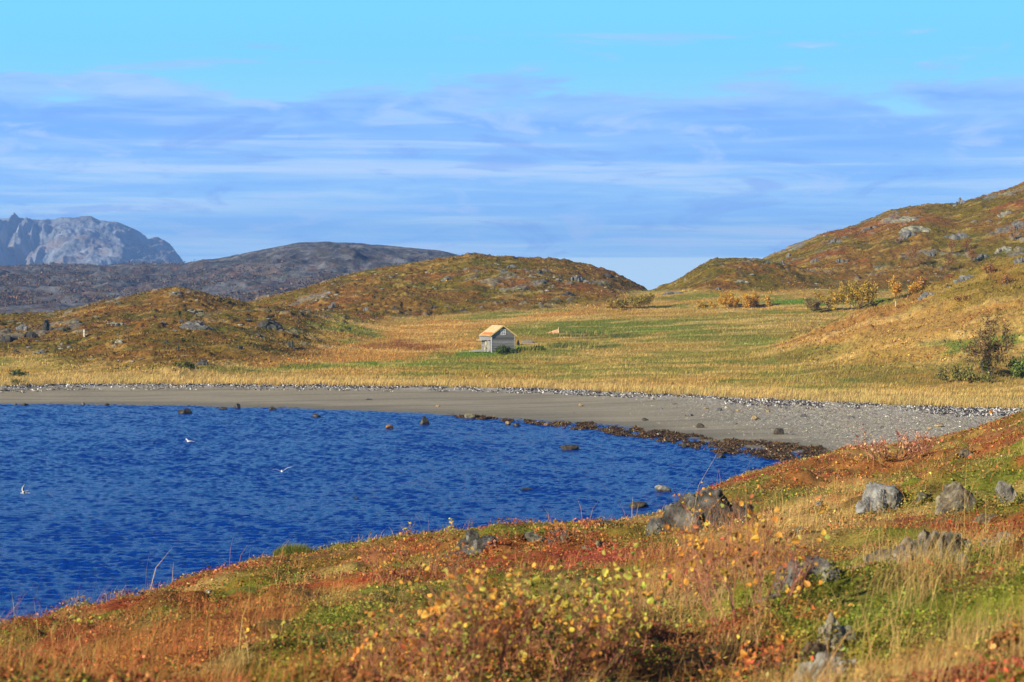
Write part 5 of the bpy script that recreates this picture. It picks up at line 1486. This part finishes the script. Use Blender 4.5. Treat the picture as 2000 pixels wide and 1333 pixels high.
# ------------------------------------------------------------------ world, sun, camera
SUN_EL = 24.0
sdir = Vector((-.78, -.63, 0)).normalized()
world = bpy.data.worlds.new('World'); scene.world = world; world.use_nodes = True
nt = world.node_tree; nt.nodes.clear(); Lk = nt.links
wo = nt.nodes.new('ShaderNodeOutputWorld'); bg = nt.nodes.new('ShaderNodeBackground'); Lk.new(bg.outputs[0], wo.inputs[0])
STR = .055
EXPO = .5
S_ = lambda c: tuple(v * 1.30 / STR / 2 ** EXPO for v in lin(c))
bg.inputs['Strength'].default_value = STR
sky = nt.nodes.new('ShaderNodeTexSky'); sky.sky_type = 'NISHITA'; sky.sun_disc = False
sky.sun_elevation = R(SUN_EL); sky.sun_rotation = math.atan2(sdir.x, sdir.y); sky.air_density = 1.0; sky.dust_density = .2; sky.ozone_density = 2.0
def M_(op, a, b=None, c=None, clamp=False):
    n = nt.nodes.new('ShaderNodeMath'); n.operation = op; n.use_clamp = clamp
    for i, v in enumerate((a, b, c)):
        if v is None: continue
        if isinstance(v, (int, float)): n.inputs[i].default_value = v
        else: Lk.new(v, n.inputs[i])
    return n.outputs[0]
def MR(v, a, b, c=0, d=1, sm=True):
    n = nt.nodes.new('ShaderNodeMapRange'); n.interpolation_type = 'SMOOTHSTEP' if sm else 'LINEAR'; n.clamp = True
    Lk.new(v, n.inputs['Value'])
    for k, q in zip(('From Min', 'From Max', 'To Min', 'To Max'), (a, b, c, d)):
        n.inputs[k].default_value = q
    return n.outputs[0]
def MIXC(f, a, b):
    n = nt.nodes.new('ShaderNodeMix'); n.data_type = 'RGBA'
    if isinstance(f, (int, float)): n.inputs[0].default_value = f
    else: Lk.new(f, n.inputs[0])
    for i, v in ((6, a), (7, b)):
        if isinstance(v, tuple): n.inputs[i].default_value = (*v, 1)
        else: Lk.new(v, n.inputs[i])
    return n.outputs[2]
tc = nt.nodes.new('ShaderNodeTexCoord'); sx = nt.nodes.new('ShaderNodeSeparateXYZ'); Lk.new(tc.outputs['Generated'], sx.inputs[0])
X, Yd, Zd = sx.outputs
az = M_('ARCTAN2', X, Yd)
el = M_('ARCSINE', Zd)
def noise(xs, ys, sc, det, seed, ro=.55, dist=0):
    cv = nt.nodes.new('ShaderNodeCombineXYZ'); Lk.new(M_('MULTIPLY', az, xs), cv.inputs[0]); Lk.new(M_('MULTIPLY', el, ys), cv.inputs[1]); cv.inputs[2].default_value = seed
    n = nt.nodes.new('ShaderNodeTexNoise'); n.inputs['Scale'].default_value = sc; n.inputs['Detail'].default_value = det; n.inputs['Roughness'].default_value = ro; n.inputs['Distortion'].default_value = dist
    Lk.new(cv.outputs[0], n.inputs['Vector']); return n.outputs['Fac']
nA = noise(9, 60, 1.0, 7, 3.3, .55, .3)       # billow outline
nB = noise(8, 75, 1.0, 6, 8.1, .58, .5)      # streaks
nC = noise(5, 105, 1.0, 6, 12.7, .58, .3)      # finer long streaks
nE = noise(15, 62, 1.0, 7, 31.0, .62, .8)
nD = noise(14, 70, 1.0, 6, 21.0, .6, .4)
tint = nt.nodes.new('ShaderNodeVectorMath'); tint.operation = 'MULTIPLY'; Lk.new(sky.outputs[0], tint.inputs[0]); tint.inputs[1].default_value = (.26, .55, 1.05)
lowsky = MIXC(MR(el, .015, .13), S_((200, 234, 252)), S_((116, 203, 245)))
skyc = MIXC(MR(el, .15, .30), lowsky, tint.outputs[0])

cloud = MIXC(MR(nB, .38, .66), S_((116, 172, 248)), S_((138, 188, 248)))
cloud = MIXC(MR(el, .035, .10), MIXC(MR(nC, .40, .62), S_((132, 190, 250)), S_((172, 216, 250))), cloud)
# pale streaks and lit cloud crests
cloud = MIXC(M_('MULTIPLY', MR(nC, .51, .66), MR(el, .06, .10, .95, .25)), cloud, S_((184, 214, 250)))
cloud = MIXC(M_('MULTIPLY', MR(nE, .53, .68), .75), cloud, S_((176, 206, 250)))
cloud = MIXC(M_('MULTIPLY', MR(nE, .46, .34), .5), cloud, S_((118, 160, 238)))
cloud = MIXC(M_('MULTIPLY', MR(nD, .52, .66), M_('MULTIPLY', MR(el, .08, .10), .55)), cloud, S_((172, 206, 251)))
cloud = MIXC(M_('MULTIPLY', MR(nD, .50, .36), M_('MULTIPLY', MR(el, .085, .11), .5)), cloud, S_((132, 168, 240)))
# upper edge: elevation limit modulated by billows
lim = M_('SUBTRACT', el, M_('ADD', M_('MULTIPLY', M_('SUBTRACT', nA, .5), .085), M_('MULTIPLY', M_('SUBTRACT', nD, .5), .075)))
up = MR(lim, .096, .108, 1, 0)
cloud = MIXC(M_('MULTIPLY', MR(lim, .084, .100), .45), cloud, S_((160, 204, 250)))
isl = M_('MULTIPLY', MR(nB, .58, .66), M_('MULTIPLY', MR(el, .128, .138, 1, 0), MR(el, .09, .10)))
mask = M_('MAXIMUM', up, M_('MULTIPLY', isl, .75))
lo_ = MR(el, .0178, .0190)
lo_ = M_('MAXIMUM', lo_, MR(az, -.02, -.08, 0, .55))
mask = M_('MULTIPLY', M_('MULTIPLY', mask, lo_), .97)
final = MIXC(mask, skyc, cloud)
bst = nt.nodes.new('ShaderNodeVectorMath'); bst.operation = 'SCALE'; Lk.new(final, bst.inputs[0]); Lk.new(MR(el, .0, .085, 1.28, 1.0), bst.inputs['Scale']); final = bst.outputs[0]
Lk.new(final, bg.inputs['Color'])

sl_ = bpy.data.lights.new('sun', 'SUN'); sl_.energy = 5.0; sl_.angle = R(.5); sl_.color = (1, .88, .68)
so = bpy.data.objects.new('sun', sl_); COL.objects.link(so)
to_sun = Vector((sdir.x * math.cos(R(SUN_EL)), sdir.y * math.cos(R(SUN_EL)), math.sin(R(SUN_EL))))
so.rotation_euler = to_sun.to_track_quat('Z', 'Y').to_euler(); so.location = (0, 0, 60)

cam = bpy.data.cameras.new('camera'); co = bpy.data.objects.new('camera', cam); COL.objects.link(co)
co.location = (0, 0, CZ); co.rotation_euler = (math.pi / 2 - PITCH, 0, 0)
cam.sensor_fit = 'HORIZONTAL'; cam.sensor_width = 36; cam.lens = F * 36 / 2000
cam.clip_start = .2; cam.clip_end = 30000
cam.dof.use_dof = True; cam.dof.focus_distance = 110; cam.dof.aperture_fstop = 5.0
scene.camera = co
vs = scene.view_settings; vs.view_transform = 'Standard'; vs.look = 'None'; vs.exposure = EXPO; vs.gamma = 1
scene.cycles.volume_step_rate = 5; scene.cycles.volume_bounces = 0; scene.cycles.max_bounces = 6
scene.cycles.use_denoising = True
print('done', time.time() - T0)
